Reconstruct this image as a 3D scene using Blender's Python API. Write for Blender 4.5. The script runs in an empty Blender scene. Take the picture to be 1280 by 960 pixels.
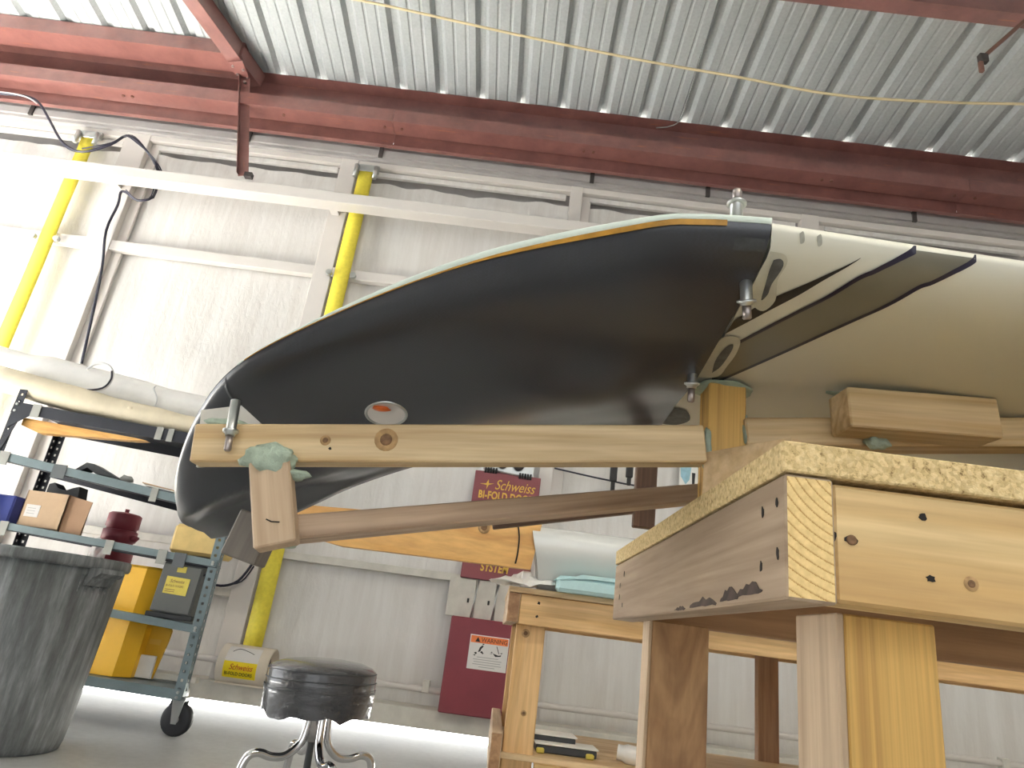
import bpy, bmesh, math, random
from mathutils import Vector, Matrix, noise
random.seed(7)
SC = bpy.context.scene
COL = SC.collection

# ------------------------------------------------------------------ camera
cam_d = bpy.data.cameras.new('camera')
cam = bpy.data.objects.new('camera', cam_d); COL.objects.link(cam)
cam_d.sensor_width = 36.0
cam_d.lens = 850 / 1280 * 36.0
cam_d.clip_start = 0.02
PITCH, ROLL, YAW = math.radians(20.2), math.radians(7.6), math.radians(1.1)
fh = Vector((-math.sin(YAW), math.cos(YAW), 0)); r0 = Vector((math.cos(YAW), math.sin(YAW), 0)); zz = Vector((0, 0, 1))
fw = fh * math.cos(PITCH) + zz * math.sin(PITCH)
u0 = zz * math.cos(PITCH) - fh * math.sin(PITCH)
rr = r0 * math.cos(ROLL) + u0 * math.sin(ROLL)
uu = u0 * math.cos(ROLL) - r0 * math.sin(ROLL)
cm = Matrix((rr, uu, -fw)).transposed().to_4x4()
cm.translation = Vector((0, 0, 0.62))
cam.matrix_world = cm
SC.camera = cam

# ------------------------------------------------------------------ world, daylight, exposure
world = bpy.data.worlds.new('world'); SC.world = world
world.use_nodes = True
bg = world.node_tree.nodes['Background']
bg.inputs[0].default_value = (0.93, 0.97, 1.0, 1); bg.inputs[1].default_value = 1.6

def area_light(name, loc, rot, sx, sy, power, color):
    d = bpy.data.lights.new(name, 'AREA'); d.shape = 'RECTANGLE'; d.size = sx; d.size_y = sy
    d.energy = power; d.color = color
    o = bpy.data.objects.new(name, d); COL.objects.link(o)
    o.location = loc; o.rotation_euler = rot
    return o
R = math.radians
# daylight through the big doorway in the left wall
area_light('daylight_left_doorway', (-4.95, 2.55, 1.9), (0, R(-90), 0), 3.4, 3.3, 24, (0.93, 0.96, 1.0))
# the sun comes through the same doorway and lands on the slab left of the view
sun_d = bpy.data.lights.new('sun', 'SUN'); sun_d.energy = 205; sun_d.angle = R(0.6); sun_d.color = (1.0, 0.97, 0.92)
sun = bpy.data.objects.new('sun', sun_d); COL.objects.link(sun); sun.rotation_euler = (0, R(-22.5), 0)
# unseen soft fill added behind the camera to brighten surfaces facing it
area_light('rear_fill', (0.6, -4.9, 1.7), (R(90), 0, 0), 7.0, 3.2, 6, (1.0, 0.96, 0.90))
# two rows of ceiling tubes behind the camera
area_light('ceiling_lamp_row', (1.9, -1.3, 4.6), (0, 0, 0), 2.4, 0.4, 75, (1.0, 0.93, 0.78))
area_light('ceiling_lamp_row_second', (-1.2, -2.2, 4.7), (0, 0, 0), 2.4, 0.4, 15, (1.0, 0.93, 0.80))

SC.view_settings.view_transform = 'Standard'
SC.view_settings.look = 'None'
SC.view_settings.exposure = 0.52
SC.view_settings.gamma = 1.0
SC.view_settings.use_curve_mapping = False

# ------------------------------------------------------------------ materials
def srgb(c):
    return tuple((x / 255 / 12.92 if x / 255 <= 0.04045 else ((x / 255 + 0.055) / 1.055) ** 2.4) for x in c) + (1,)

class NT:
    def __init__(s, name):
        s.m = bpy.data.materials.new(name); s.m.use_nodes = True
        s.t = s.m.node_tree; s.n = s.t.nodes; s.b = s.n['Principled BSDF']
    def add(s, typ, **kw):
        n = s.n.new(typ)
        for k, v in kw.items(): setattr(n, k, v)
        return n
    def link(s, a, b): s.t.links.new(a, b)
    def coords(s, scale=(1, 1, 1), kind='Object', rot=(0, 0, 0)):
        tc = s.add('ShaderNodeTexCoord'); mp = s.add('ShaderNodeMapping')
        mp.inputs['Scale'].default_value = scale; mp.inputs['Rotation'].default_value = rot
        s.link(tc.outputs[kind], mp.inputs['Vector']); return mp.outputs['Vector']
    def noise(s, vec, scale, detail=4, rough=0.55, dist=0.0):
        n = s.add('ShaderNodeTexNoise'); s.link(vec, n.inputs['Vector'])
        n.inputs['Scale'].default_value = scale; n.inputs['Detail'].default_value = detail
        n.inputs['Roughness'].default_value = rough; n.inputs['Distortion'].default_value = dist
        return n.outputs['Fac']
    def ramp(s, fac, stops):
        r = s.add('ShaderNodeValToRGB'); e = r.color_ramp.elements
        while len(e) < len(stops): e.new(0.5)
        for el, (p, c) in zip(e, stops): el.position = p; el.color = c
        s.link(fac, r.inputs['Fac']); return r.outputs['Color']
    def mix(s, fac, a, b, mode='MIX'):
        m = s.add('ShaderNodeMix', data_type='RGBA', blend_type=mode)
        for v, i in ((fac, 0), (a, 6), (b, 7)):
            if hasattr(v, 'is_linked') or hasattr(v, 'links'): s.link(v, m.inputs[i])
            else: m.inputs[i].default_value = v
        return m.outputs[2]
    def bump(s, h, strength=0.2, dist=0.002):
        b = s.add('ShaderNodeBump'); b.inputs['Strength'].default_value = strength; b.inputs['Distance'].default_value = dist
        s.link(h, b.inputs['Height']); s.link(b.outputs['Normal'], s.b.inputs['Normal'])
    def base(s, c):
        if isinstance(c, tuple): s.b.inputs['Base Color'].default_value = c
        else: s.link(c, s.b.inputs['Base Color'])
    def rough(s, v): s.b.inputs['Roughness'].default_value = v
    def metal(s, v): s.b.inputs['Metallic'].default_value = v

MATS = {}
def paint(name, rgb, rough=0.5, metal=0.0, var=0.12, scale=6.0, bump=0.0, coat=0.0):
    k = NT(name)
    c = srgb(rgb)
    dark = tuple(x * (1 - var) for x in c[:3]) + (1,)
    lite = tuple(min(1, x * (1 + var)) for x in c[:3]) + (1,)
    v = k.coords()
    f = k.noise(v, scale, 5, 0.6)
    k.base(k.ramp(f, [(0.3, dark), (0.7, lite)]))
    k.rough(rough); k.metal(metal)
    if coat: k.b.inputs['Coat Weight'].default_value = coat; k.b.inputs['Coat Roughness'].default_value = 0.08
    if bump: k.bump(k.noise(v, scale * 8, 4), bump, 0.002)
    MATS[name] = k.m
    return k.m

def wood(name, light, dark, grain=26.0, along=1.3, rough=0.6, knots=0.0, contrast=(0.36, 0.66), dist=1.2, sheen=None):
    """pieces are modelled with their length on local X, so the grain runs along X"""
    k = NT(name)
    oi = k.add('ShaderNodeObjectInfo')
    tc = k.add('ShaderNodeTexCoord'); mp = k.add('ShaderNodeMapping')
    mp.inputs['Scale'].default_value = (along, grain, grain)
    k.link(tc.outputs['Object'], mp.inputs['Vector'])
    mul = k.add('ShaderNodeMath', operation='MULTIPLY'); mul.inputs[1].default_value = 37.0
    k.link(oi.outputs['Random'], mul.inputs[0])
    comb = k.add('ShaderNodeCombineXYZ')
    for i in range(3): k.link(mul.outputs[0], comb.inputs[i])
    k.link(comb.outputs[0], mp.inputs['Location'])
    v = mp.outputs['Vector']
    f1 = k.noise(v, 1.0, 3, 0.5, dist)
    f2 = k.noise(v, 5.0, 3, 0.6, 0.2)
    c = k.ramp(f1, [(contrast[0], srgb(light)), (contrast[1], srgb(dark))])
    f2c = k.ramp(f2, [(0.3, (0.84, 0.80, 0.76, 1)), (0.65, (1.06, 1.05, 1.03, 1))])
    c = k.mix(1.0, c, f2c, 'MULTIPLY')
    # blotches of colour over the length
    f3 = k.noise(k.coords((3, 3, 3)), 1.5, 2)
    c = k.mix(1.0, c, k.ramp(f3, [(0.3, (0.88, 0.86, 0.82, 1)), (0.7, (1.05, 1.05, 1.05, 1))]), 'MULTIPLY')
    k.base(c); k.rough(rough)
    k.bump(f2, 0.25, 0.001)
    MATS[name] = k.m
    return k.m

def endgrain(name, light, dark):
    k = NT(name)
    tc = k.add('ShaderNodeTexCoord'); mp = k.add('ShaderNodeMapping')
    mp.inputs['Location'].default_value = (0.0, 0.040, -0.062)
    mp.inputs['Scale'].default_value = (0.0, 1, 1)
    k.link(tc.outputs['Object'], mp.inputs['Vector'])
    w = k.add('ShaderNodeTexWave', wave_type='RINGS', rings_direction='X', wave_profile='SAW')
    w.inputs['Scale'].default_value = 62.0; w.inputs['Distortion'].default_value = 1.2
    w.inputs['Detail'].default_value = 2.0; w.inputs['Detail Scale'].default_value = 30.0
    k.link(mp.outputs['Vector'], w.inputs['Vector'])
    c = k.ramp(w.outputs['Fac'], [(0.1, srgb(light)), (0.75, srgb(light)), (0.97, srgb(dark))])
    f = k.noise(k.coords((60, 60, 60)), 4, 4)
    c = k.mix(1.0, c, k.ramp(f, [(0.3, (0.85, 0.82, 0.78, 1)), (0.7, (1.05, 1.05, 1.05, 1))]), 'MULTIPLY')
    k.base(c); k.rough(0.8); k.bump(w.outputs['Fac'], 0.3, 0.001)
    MATS[name] = k.m

wood('pine', (226, 200, 150), (202, 166, 110), grain=22)
wood('pine_jig', (222, 200, 160), (194, 164, 120), grain=30, dist=2.4)
wood('pine_yellow', (224, 182, 104), (158, 108, 48), grain=85, along=1.0, contrast=(0.50, 0.72), dist=0.8)
wood('pine_pale', (222, 198, 160), (198, 168, 126), grain=22, along=2.0)
wood('fir_red', (192, 154, 112), (152, 112, 76), grain=18, along=4.0, dist=2.6)
wood('fir_brown', (182, 144, 106), (150, 112, 80), grain=24)
wood('bench_pine', (234, 198, 146), (210, 168, 112), grain=24)
wood('weathered', (186, 166, 144), (150, 130, 110), grain=30)
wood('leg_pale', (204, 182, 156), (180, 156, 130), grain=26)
wood('brace_wood', (206, 182, 158), (168, 144, 122), grain=30)
wood('grey_wood', (128, 122, 114), (92, 86, 80), grain=30)
wood('orange_ply', (226, 178, 106), (200, 146, 76), grain=12, along=2.5, rough=0.45)
wood('walnut', (132, 102, 82), (88, 66, 54), grain=40)
endgrain('rail_endgrain', (234, 206, 146), (180, 132, 70))

def particle_board():
    k = NT('particle_board')
    v = k.coords((1, 1, 1))
    vo = k.add('ShaderNodeTexVoronoi'); vo.inputs['Scale'].default_value = 380
    k.link(v, vo.inputs['Vector'])
    f = k.noise(v, 240, 4, 0.7)
    c = k.ramp(f, [(0.3, srgb((132, 104, 66))), (0.42, srgb((212, 186, 134))), (0.75, srgb((232, 212, 166)))])
    c2 = k.ramp(vo.outputs['Color'], [(0.2, (0.8, 0.76, 0.7, 1)), (0.7, (1.05, 1.05, 1.05, 1))])
    k.base(k.mix(1.0, c, c2, 'MULTIPLY')); k.rough(0.85); k.bump(f, 0.5, 0.0015)
    MATS['particle_board'] = k.m
particle_board()

def carbon():
    k = NT('carbon')
    v = k.coords((1, 1, 1))
    w1 = k.add('ShaderNodeTexChecker'); w1.inputs['Scale'].default_value = 420
    k.link(v, w1.inputs['Vector'])
    f = k.noise(v, 9, 4)
    c = k.ramp(f, [(0.3, (0.011, 0.013, 0.021, 1)), (0.7, (0.019, 0.022, 0.033, 1))])
    c = k.mix(w1.outputs['Fac'], c, (0.013, 0.015, 0.023, 1))
    k.base(c)
    fr = k.noise(v, 14, 3)
    r = k.add('ShaderNodeMapRange'); k.link(fr, r.inputs[0])
    r.inputs['To Min'].default_value = 0.26; r.inputs['To Max'].default_value = 0.38
    k.link(r.outputs[0], k.b.inputs['Roughness'])
    k.b.inputs['Specular IOR Level'].default_value = 0.85
    k.bump(w1.outputs['Fac'], 0.06, 0.0006)
    MATS['carbon'] = k.m
carbon()

def concrete():
    k = NT('concrete')
    v = k.coords((1, 1, 1))
    f = k.noise(v, 1.3, 6, 0.6); f2 = k.noise(v, 30, 5, 0.7)
    c = k.ramp(f, [(0.3, srgb((166, 166, 164))), (0.7, srgb((196, 196, 193)))])
    c = k.mix(1.0, c, k.ramp(f2, [(0.3, (0.86, 0.86, 0.86, 1)), (0.7, (1.04, 1.04, 1.04, 1))]), 'MULTIPLY')
    k.base(c); k.rough(0.38); k.bump(f2, 0.12, 0.002)
    MATS['concrete'] = k.m
concrete()

def sheeting():
    k = NT('sheeting')
    v = k.coords((1, 1, 1)); vs = k.coords((9, 9, 0.7))
    f = k.noise(v, 1.6, 5, 0.6, 0.4); f2 = k.noise(vs, 2.2, 5, 0.6)
    c = k.ramp(f, [(0.3, srgb((212, 208, 203))), (0.7, srgb((226, 223, 219)))])
    c = k.mix(0.35, c, k.ramp(f2, [(0.35, srgb((202, 196, 188))), (0.65, srgb((232, 230, 226)))]))
    k.base(c); k.rough(0.34)
    k.bump(k.noise(k.coords((6, 6, 2.2)), 5, 5, 0.6, 0.6), 0.35, 0.012)
    MATS['sheeting'] = k.m
sheeting()

def roof_metal():
    k = NT('roof_metal')
    v = k.coords((1, 1, 1))
    f = k.noise(k.coords((2.0, 0.5, 1)), 2.5, 5, 0.6); f2 = k.noise(v, 60, 4)
    c = k.ramp(f, [(0.3, srgb((152, 157, 157))), (0.7, srgb((174, 178, 178)))])
    c = k.mix(0.25, c, k.ramp(f2, [(0.3, srgb((150, 152, 150))), (0.7, srgb((196, 198, 198)))]))
    k.base(c); k.rough(0.42); k.metal(0.1)
    MATS['roof_metal'] = k.m
roof_metal()

def red_oxide():
    k = NT('red_oxide')
    v = k.coords((1, 1, 1))
    f = k.noise(v, 5, 6, 0.65); f2 = k.noise(k.coords((1.5, 14, 14)), 3, 5, 0.65)
    c = k.ramp(f, [(0.28, srgb((102, 64, 59))), (0.72, srgb((134, 89, 82)))])
    c = k.mix(k.ramp(f2, [(0.62, (0, 0, 0, 1)), (0.74, (0.7, 0.7, 0.7, 1))]), c, srgb((160, 96, 60)))
    k.base(c); k.rough(0.30); k.b.inputs['Specular IOR Level'].default_value = 0.9
    MATS['red_oxide'] = k.m
red_oxide()

def bin_plastic():
    k = NT('bin_plastic')
    v = k.coords((1, 1, 0.10))
    f = k.noise(v, 26, 6, 0.7); f2 = k.noise(k.coords((1, 1, 0.5)), 7, 5, 0.7)
    c = k.ramp(f, [(0.3, srgb((74, 76, 76))), (0.5, srgb((104, 107, 107))), (0.72, srgb((146, 149, 150)))])
    c = k.mix(1.0, c, k.ramp(f2, [(0.3, (0.62, 0.63, 0.62, 1)), (0.65, (1.08, 1.08, 1.08, 1))]), 'MULTIPLY')
    k.base(c); k.rough(0.55)
    MATS['bin_plastic'] = k.m
bin_plastic()

paint('white_steel', (214, 208, 202), 0.42, var=0.05, scale=3)
paint('white_bar', (216, 210, 204), 0.42, var=0.04, scale=3)
paint('seal_grey', (150, 146, 144), 0.6, var=0.08)
paint('dark_mark', (52, 46, 44), 0.6)
paint('rail_cream', (206, 202, 192), 0.6, var=0.12, scale=10)
paint('strap_yellow', (220, 204, 66), 0.65, var=0.10, scale=40, bump=0.2)
paint('zinc', (196, 198, 196), 0.28, metal=0.9, var=0.08)
paint('chrome', (206, 206, 208), 0.12, metal=1.0, var=0.05)
paint('bolt_steel', (160, 150, 146), 0.35, metal=0.8)
paint('black_rubber', (30, 30, 34), 0.55, var=0.2)
paint('cable_black', (34, 32, 48), 0.45, var=0.2)
paint('cable_white', (214, 214, 214), 0.45)
paint('maroon', (132, 52, 62), 0.5, var=0.12, scale=4)
paint('sign_maroon', (134, 66, 72), 0.5, var=0.06, scale=4)
paint('gold_print', (226, 180, 72), 0.5, var=0.05)
paint('label_white', (226, 222, 218), 0.5, var=0.03)
paint('warning_orange', (232, 124, 62), 0.5, var=0.03)
paint('print_black', (36, 34, 34), 0.6)
paint('print_grey', (172, 170, 168), 0.6)
paint('print_red', (196, 62, 40), 0.6)
paint('label_yellow', (244, 218, 24), 0.5, var=0.03)
paint('gelcoat', (222, 219, 204), 0.42, var=0.02, scale=2)
paint('gelcoat_edge', (226, 236, 226), 0.3, var=0.02)
paint('stripe_navy', (34, 28, 52), 0.3)
paint('stripe_black', (30, 28, 30), 0.35)
paint('stripe_silver', (122, 118, 104), 0.36, metal=0.15, var=0.03)
paint('primer_ring', (198, 194, 176), 0.6, var=0.06, scale=60)
paint('primer_dark', (92, 92, 90), 0.6, var=0.4, scale=80)
paint('bond_gold', (176, 128, 40), 0.5, var=0.25, scale=60)
paint('smear_grey', (64, 66, 68), 0.5, var=0.3, scale=120)
paint('smudge_grey', (160, 158, 146), 0.6, var=0.2, scale=200)
paint('seam_grey', (104, 105, 110), 0.5)
paint('putty', (164, 178, 160), 0.75, var=0.18, scale=70, bump=0.5)
paint('orange_lens', (206, 96, 30), 0.3, var=0.3, scale=60)
paint('foam_blue', (192, 224, 226), 0.8, var=0.05, scale=40, bump=0.3)
paint('fairing_white', (226, 226, 222), 0.2, var=0.02, coat=0.4)
paint('dark_gap', (46, 42, 40), 0.7)
paint('cart_steel', (112, 126, 130), 0.4, metal=0.25, var=0.12)
paint('cart_dark', (44, 46, 53), 0.45, metal=0.3, var=0.15)
paint('tape_grey', (150, 150, 144), 0.6)
paint('tape_dark', (88, 92, 94), 0.6)
paint('cardboard', (188, 160, 130), 0.8, var=0.06, scale=14)
paint('cardboard_side', (168, 134, 106), 0.8, var=0.06, scale=14)
paint('dark_plastic', (50, 52, 54), 0.5, var=0.2)
paint('yellow_plastic', (240, 184, 34), 0.42, var=0.06)
paint('yellow_dull', (222, 172, 44), 0.5, var=0.06)
paint('electric_grey', (94, 96, 94), 0.45, var=0.06)
paint('label_faded', (206, 188, 84), 0.6, var=0.08, scale=30)
paint('wrap_white', (232, 230, 226), 0.35, var=0.06, scale=9, bump=0.35)
paint('wrap_beige', (214, 202, 176), 0.55, var=0.10, scale=9, bump=0.35)
paint('foam_yellow', (206, 178, 116), 0.35, var=0.12, scale=16, bump=0.3)
paint('blue_plastic', (40, 58, 140), 0.5)
paint('drum_cream', (216, 204, 186), 0.5, var=0.05)
paint('dark_panel', (58, 54, 58), 0.5, var=0.1)
paint('paper_white', (236, 234, 228), 0.7, var=0.03, bump=0.1)
paint('paint_blue', (150, 190, 204), 0.6, var=0.2, scale=30)
paint('cord_beige', (206, 190, 150), 0.6, var=0.08)
paint('wire_grey', (140, 144, 142), 0.5)
paint('rust', (110, 78, 66), 0.6, var=0.2)
paint('wall_paint', (196, 190, 180), 0.7, var=0.05)
paint('knot_brown', (122, 90, 60), 0.7, var=0.4, scale=120)
paint('knot_halo', (186, 150, 104), 0.7, var=0.3, scale=90)
paint('nail_black', (30, 24, 20), 0.8)
paint('bark', (74, 62, 56), 0.9, var=0.5, scale=60)

def vinyl():
    k = NT('vinyl')
    v = k.coords((1, 1, 1))
    k.base(k.ramp(k.noise(v, 12, 4), [(0.3, srgb((36, 36, 40))), (0.7, srgb((58, 58, 62)))]))
    k.rough(0.24)
    k.b.inputs['Coat Weight'].default_value = 0.8; k.b.inputs['Coat Roughness'].default_value = 0.12
    k.bump(k.noise(k.coords((1, 1, 2.5)), 26, 5, 0.7, 1.5), 0.6, 0.006)
    MATS['vinyl'] = k.m
vinyl()
def plastic_film():
    k = NT('plastic_film')
    v = k.coords((1, 1, 1))
    k.base((0.82, 0.82, 0.80, 1)); k.rough(0.25)
    k.b.inputs['Alpha'].default_value = 0.55
    k.bump(k.noise(v, 30, 5, 0.7, 1.0), 0.6, 0.004)
    MATS['plastic_film'] = k.m
plastic_film()

# ------------------------------------------------------------------ builders
WM = {}          # world matrix of each object as built
def M_(n): return MATS[n]
def link(o, parent, mat):
    COL.objects.link(o)
    WM[o.name] = mat.copy()
    if parent is not None:
        o.parent = parent
        o.matrix_parent_inverse = WM[parent.name].inverted()
    o.matrix_basis = mat
    return o

def thing(name, label, cat, loc=(0, 0, 0), group=None):
    o = bpy.data.objects.new(name, None); o.empty_display_size = 0.05
    link(o, None, Matrix.Translation(loc))
    o['label'] = label; o['category'] = cat
    if group: o['group'] = group
    return o
def tag(o, label, cat, group=None):
    o['label'] = label; o['category'] = cat
    if group: o['group'] = group
    return o
def struct(o):
    o['kind'] = 'structure'; return o
def structure(name, loc=(0, 0, 0)):
    o = bpy.data.objects.new(name, None); link(o, None, Matrix.Translation(loc)); o['kind'] = 'structure'; return o
def lab(o, text): o['label'] = text; return o

def raw(name, verts, faces, mat, parent=None, M=None, smooth=False, mi=None, centre=True):
    """verts in world space when M is None, else in the local space of M"""
    vs = [Vector(v) for v in verts]
    if M is None:
        c = Vector((0, 0, 0))
        if centre:
            lo = Vector([min(v[i] for v in vs) for i in range(3)]); hi = Vector([max(v[i] for v in vs) for i in range(3)])
            c = (lo + hi) / 2
        vs = [v - c for v in vs]; M = Matrix.Translation(c)
    me = bpy.data.meshes.new(name); me.from_pydata([tuple(v) for v in vs], [], faces)
    ml = mat if isinstance(mat, (list, tuple)) else [mat]
    for m in ml: me.materials.append(MATS[m])
    if mi:
        for p, i in zip(me.polygons, mi): p.material_index = i
    if smooth is True:
        for p in me.polygons: p.use_smooth = True
    elif isinstance(smooth, list):
        for p, s in zip(me.polygons, smooth): p.use_smooth = s
    me.update()
    bm = bmesh.new(); bm.from_mesh(me); bmesh.ops.recalc_face_normals(bm, faces=bm.faces); bm.to_mesh(me); bm.free()
    o = bpy.data.objects.new(name, me)
    return link(o, parent, M)

def boxmesh(name, L, W, H, mats, bevel=0.0015):
    bm = bmesh.new()
    bmesh.ops.create_cube(bm, size=1.0)
    for v in bm.verts: v.co = Vector((v.co.x * L, v.co.y * W, v.co.z * H))
    if bevel > 0:
        b = min(bevel, 0.3 * min(L, W, H))
        bmesh.ops.bevel(bm, geom=list(bm.edges), offset=b, segments=1, affect='EDGES', profile=0.5)
    bm.normal_update()
    me = bpy.data.meshes.new(name)
    for f in bm.faces:
        f.material_index = 1 if (len(mats) > 1 and abs(f.normal.x) > 0.9) else 0
    bm.to_mesh(me); bm.free()
    for m in mats: me.materials.append(MATS[m])
    return me

def box(name, x, y, z, mat, parent=None, bevel=0.0015, rot=None):
    """axis aligned box from ranges; length axis is X"""
    c = Vector(((x[0] + x[1]) / 2, (y[0] + y[1]) / 2, (z[0] + z[1]) / 2))
    mats = mat if isinstance(mat, (list, tuple)) else [mat]
    me = boxmesh(name, abs(x[1] - x[0]), abs(y[1] - y[0]), abs(z[1] - z[0]), mats, bevel)
    M = Matrix.Translation(c)
    if rot: M = M @ rot
    return link(bpy.data.objects.new(name, me), parent, M)

def beam(name, p0, p1, w, h, mat, parent=None, roll=0.0, up=(0, 0, 1), bevel=0.0015, end=None):
    """a bar from p0 to p1 (its axis), w across, h along `up`"""
    p0 = Vector(p0); p1 = Vector(p1); d = (p1 - p0); L = d.length; x = d.normalized()
    u = Vector(up); y = u.cross(x).normalized(); z = x.cross(y)
    M = Matrix((x, y, z)).transposed().to_4x4() @ Matrix.Rotation(roll, 4, 'X')
    M.translation = (p0 + p1) / 2
    me = boxmesh(name, L, w, h, [mat] + ([end] if end else []), bevel)
    return link(bpy.data.objects.new(name, me), parent, M)

def frame_at(p, d):
    d = d.normalized(); a = Vector((0, 0, 1)) if abs(d.z) < 0.9 else Vector((1, 0, 0))
    x = a.cross(d).normalized(); return x, d.cross(x)

def smooth_pts(pts, k=4):
    P = [Vector(p) for p in pts]; out = []
    for i in range(len(P) - 1):
        a = P[max(0, i - 1)]; b = P[i]; c = P[i + 1]; d = P[min(len(P) - 1, i + 2)]
        for j in range(k):
            t = j / k
            out.append(0.5 * ((2 * b) + (c - a) * t + (2 * a - 5 * b + 4 * c - d) * t * t + (3 * b - a - 3 * c + d) * t ** 3))
    out.append(P[-1]); return out

def tube(name, pts, r, mat, parent=None, n=8, k=1, M=None):
    P = smooth_pts(pts, k) if k > 1 else [Vector(p) for p in pts]
    rad = r if isinstance(r, (list, tuple)) else None
    verts, faces, sm = [], [], []
    px = None
    for i, p in enumerate(P):
        d = (P[min(i + 1, len(P) - 1)] - P[max(i - 1, 0)])
        if px is None: x, y = frame_at(p, d)
        else:
            dn = d.normalized(); x = (px - dn * px.dot(dn)).normalized(); y = dn.cross(x)
        px = x
        ri = rad[min(len(rad) - 1, int(i / k))] if rad else r
        for j in range(n):
            a = 2 * math.pi * j / n
            verts.append(p + x * math.cos(a) * ri + y * math.sin(a) * ri)
    m = len(P)
    for i in range(m - 1):
        for j in range(n):
            faces.append((i * n + j, i * n + (j + 1) % n, (i + 1) * n + (j + 1) % n, (i + 1) * n + j)); sm.append(True)
    faces.append(tuple(range(n - 1, -1, -1))); sm.append(False)
    faces.append(tuple((m - 1) * n + j for j in range(n))); sm.append(False)
    return raw(name, verts, faces, mat, parent, M, sm)

def lathe(name, prof, mat, parent=None, M=None, n=32, sm=True):
    """profile of (r, z) revolved about local Z; sharp where the profile repeats a point"""
    verts, faces, mi = [], [], []
    for (r, z) in prof:
        for j in range(n):
            a = 2 * math.pi * j / n; verts.append((r * math.cos(a), r * math.sin(a), z))
    for i in range(len(prof) - 1):
        for j in range(n):
            faces.append((i * n + j, i * n + (j + 1) % n, (i + 1) * n + (j + 1) % n, (i + 1) * n + j))
    smf = [sm] * len(faces)
    if prof[0][0] > 1e-4: faces.append(tuple(range(n - 1, -1, -1))); smf.append(False)
    if prof[-1][0] > 1e-4: faces.append(tuple((len(prof) - 1) * n + j for j in range(n))); smf.append(False)
    return raw(name, verts, faces, mat, parent, M or Matrix.Identity(4), smf)

def prism(name, poly, vec, mat, parent=None, smooth=False):
    """polygon of 3D points pushed along vec"""
    P = [Vector(p) for p in poly]; v = Vector(vec); n = len(P)
    verts = P + [p + v for p in P]
    faces = [tuple(range(n - 1, -1, -1)), tuple(range(n, 2 * n))] + [(i, (i + 1) % n, (i + 1) % n + n, i + n) for i in range(n)]
    return raw(name, verts, faces, mat, parent)

def surface(name, grid, mat, parent=None, thick=0.0, smooth=True, M=None):
    """grid[i][j] of points; thick > 0 gives it a back"""
    a, b = len(grid), len(grid[0]); verts = [Vector(p) for row in grid for p in row]
    faces = [(i * b + j, i * b + j + 1, (i + 1) * b + j + 1, (i + 1) * b + j) for i in range(a - 1) for j in range(b - 1)]
    o = raw(name, verts, faces, mat, parent, M, smooth)
    if thick:
        md = o.modifiers.new('thickness', 'SOLIDIFY'); md.thickness = thick; md.offset = 0
    return o

def sheet(name, poly, mat, parent, n, off=0.0005):
    """thin flat piece: polygon of points with a little thickness along n"""
    return prism(name, poly, Vector(n).normalized() * off, mat, parent)

def text(name, body, loc, size, mat, parent, shear=0.0, rot=(R(90), 0, 0), extrude=0.0008, align='LEFT', spacing=1.0, sx=1.0, bold=0.0):
    c = bpy.data.curves.new(name, 'FONT'); c.body = body; c.size = size; c.shear = shear; c.extrude = extrude
    c.align_x = align; c.offset = bold; c.space_character = spacing
    c.materials.append(MATS[mat])
    tmp = bpy.data.objects.new('tmp', c); COL.objects.link(tmp)
    me = bpy.data.meshes.new_from_object(tmp.evaluated_get(bpy.context.evaluated_depsgraph_get()))
    bpy.data.objects.remove(tmp); me.name = name
    o = bpy.data.objects.new(name, me)
    from mathutils import Euler
    return link(o, parent, Matrix.Translation(loc) @ Euler(rot).to_matrix().to_4x4() @ Matrix.Diagonal((sx, 1, 1, 1)))

def blob(name, c, rad, mat, parent, seed=0, amp=0.3, sub=2):
    bm = bmesh.new(); bmesh.ops.create_icosphere(bm, subdivisions=sub, radius=1.0)
    for v in bm.verts:
        f = 1 + amp * noise.noise(v.co * 1.7 + Vector((seed, seed * 2.3, 0)))
        v.co = Vector((v.co.x * rad[0], v.co.y * rad[1], v.co.z * rad[2])) * f
    for f in bm.faces: f.smooth = True
    me = bpy.data.meshes.new(name); bm.to_mesh(me); bm.free(); me.materials.append(MATS[mat])
    return link(bpy.data.objects.new(name, me), parent, Matrix.Translation(c))

def clone(root, delta, label=None):
    """copy of a thing (Empty or mesh), its parts and their sub-parts, moved by delta"""
    T = Matrix.Translation(delta)
    def cp(o, par):
        c = o.copy(); COL.objects.link(c)
        WM[c.name] = T @ WM[o.name]
        if par is not None:
            c.parent = par; c.matrix_parent_inverse = WM[par.name].inverted()
        c.matrix_basis = WM[c.name]
        for ch in [x for x in bpy.data.objects if x.parent == o]: cp(ch, c)
        return c
    r = cp(root, None)
    if label: r['label'] = label
    return r

# ================================================================== SETTING
DY = 4.30                                   # plane of the bifold door
struct(box('floor', (-6.5, 6.5), (-5.2, 14), (-0.12, 0), 'concrete', None, 0))
struct(beam('trim_1', (-3.2, 2.47, -0.004), (-1.1, 2.10, -0.004), 0.012, 0.012, 'dark_mark'))     # joint in the slab
def roof_z(y): return 4.43 + (4.25 - y) * 0.10

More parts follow.
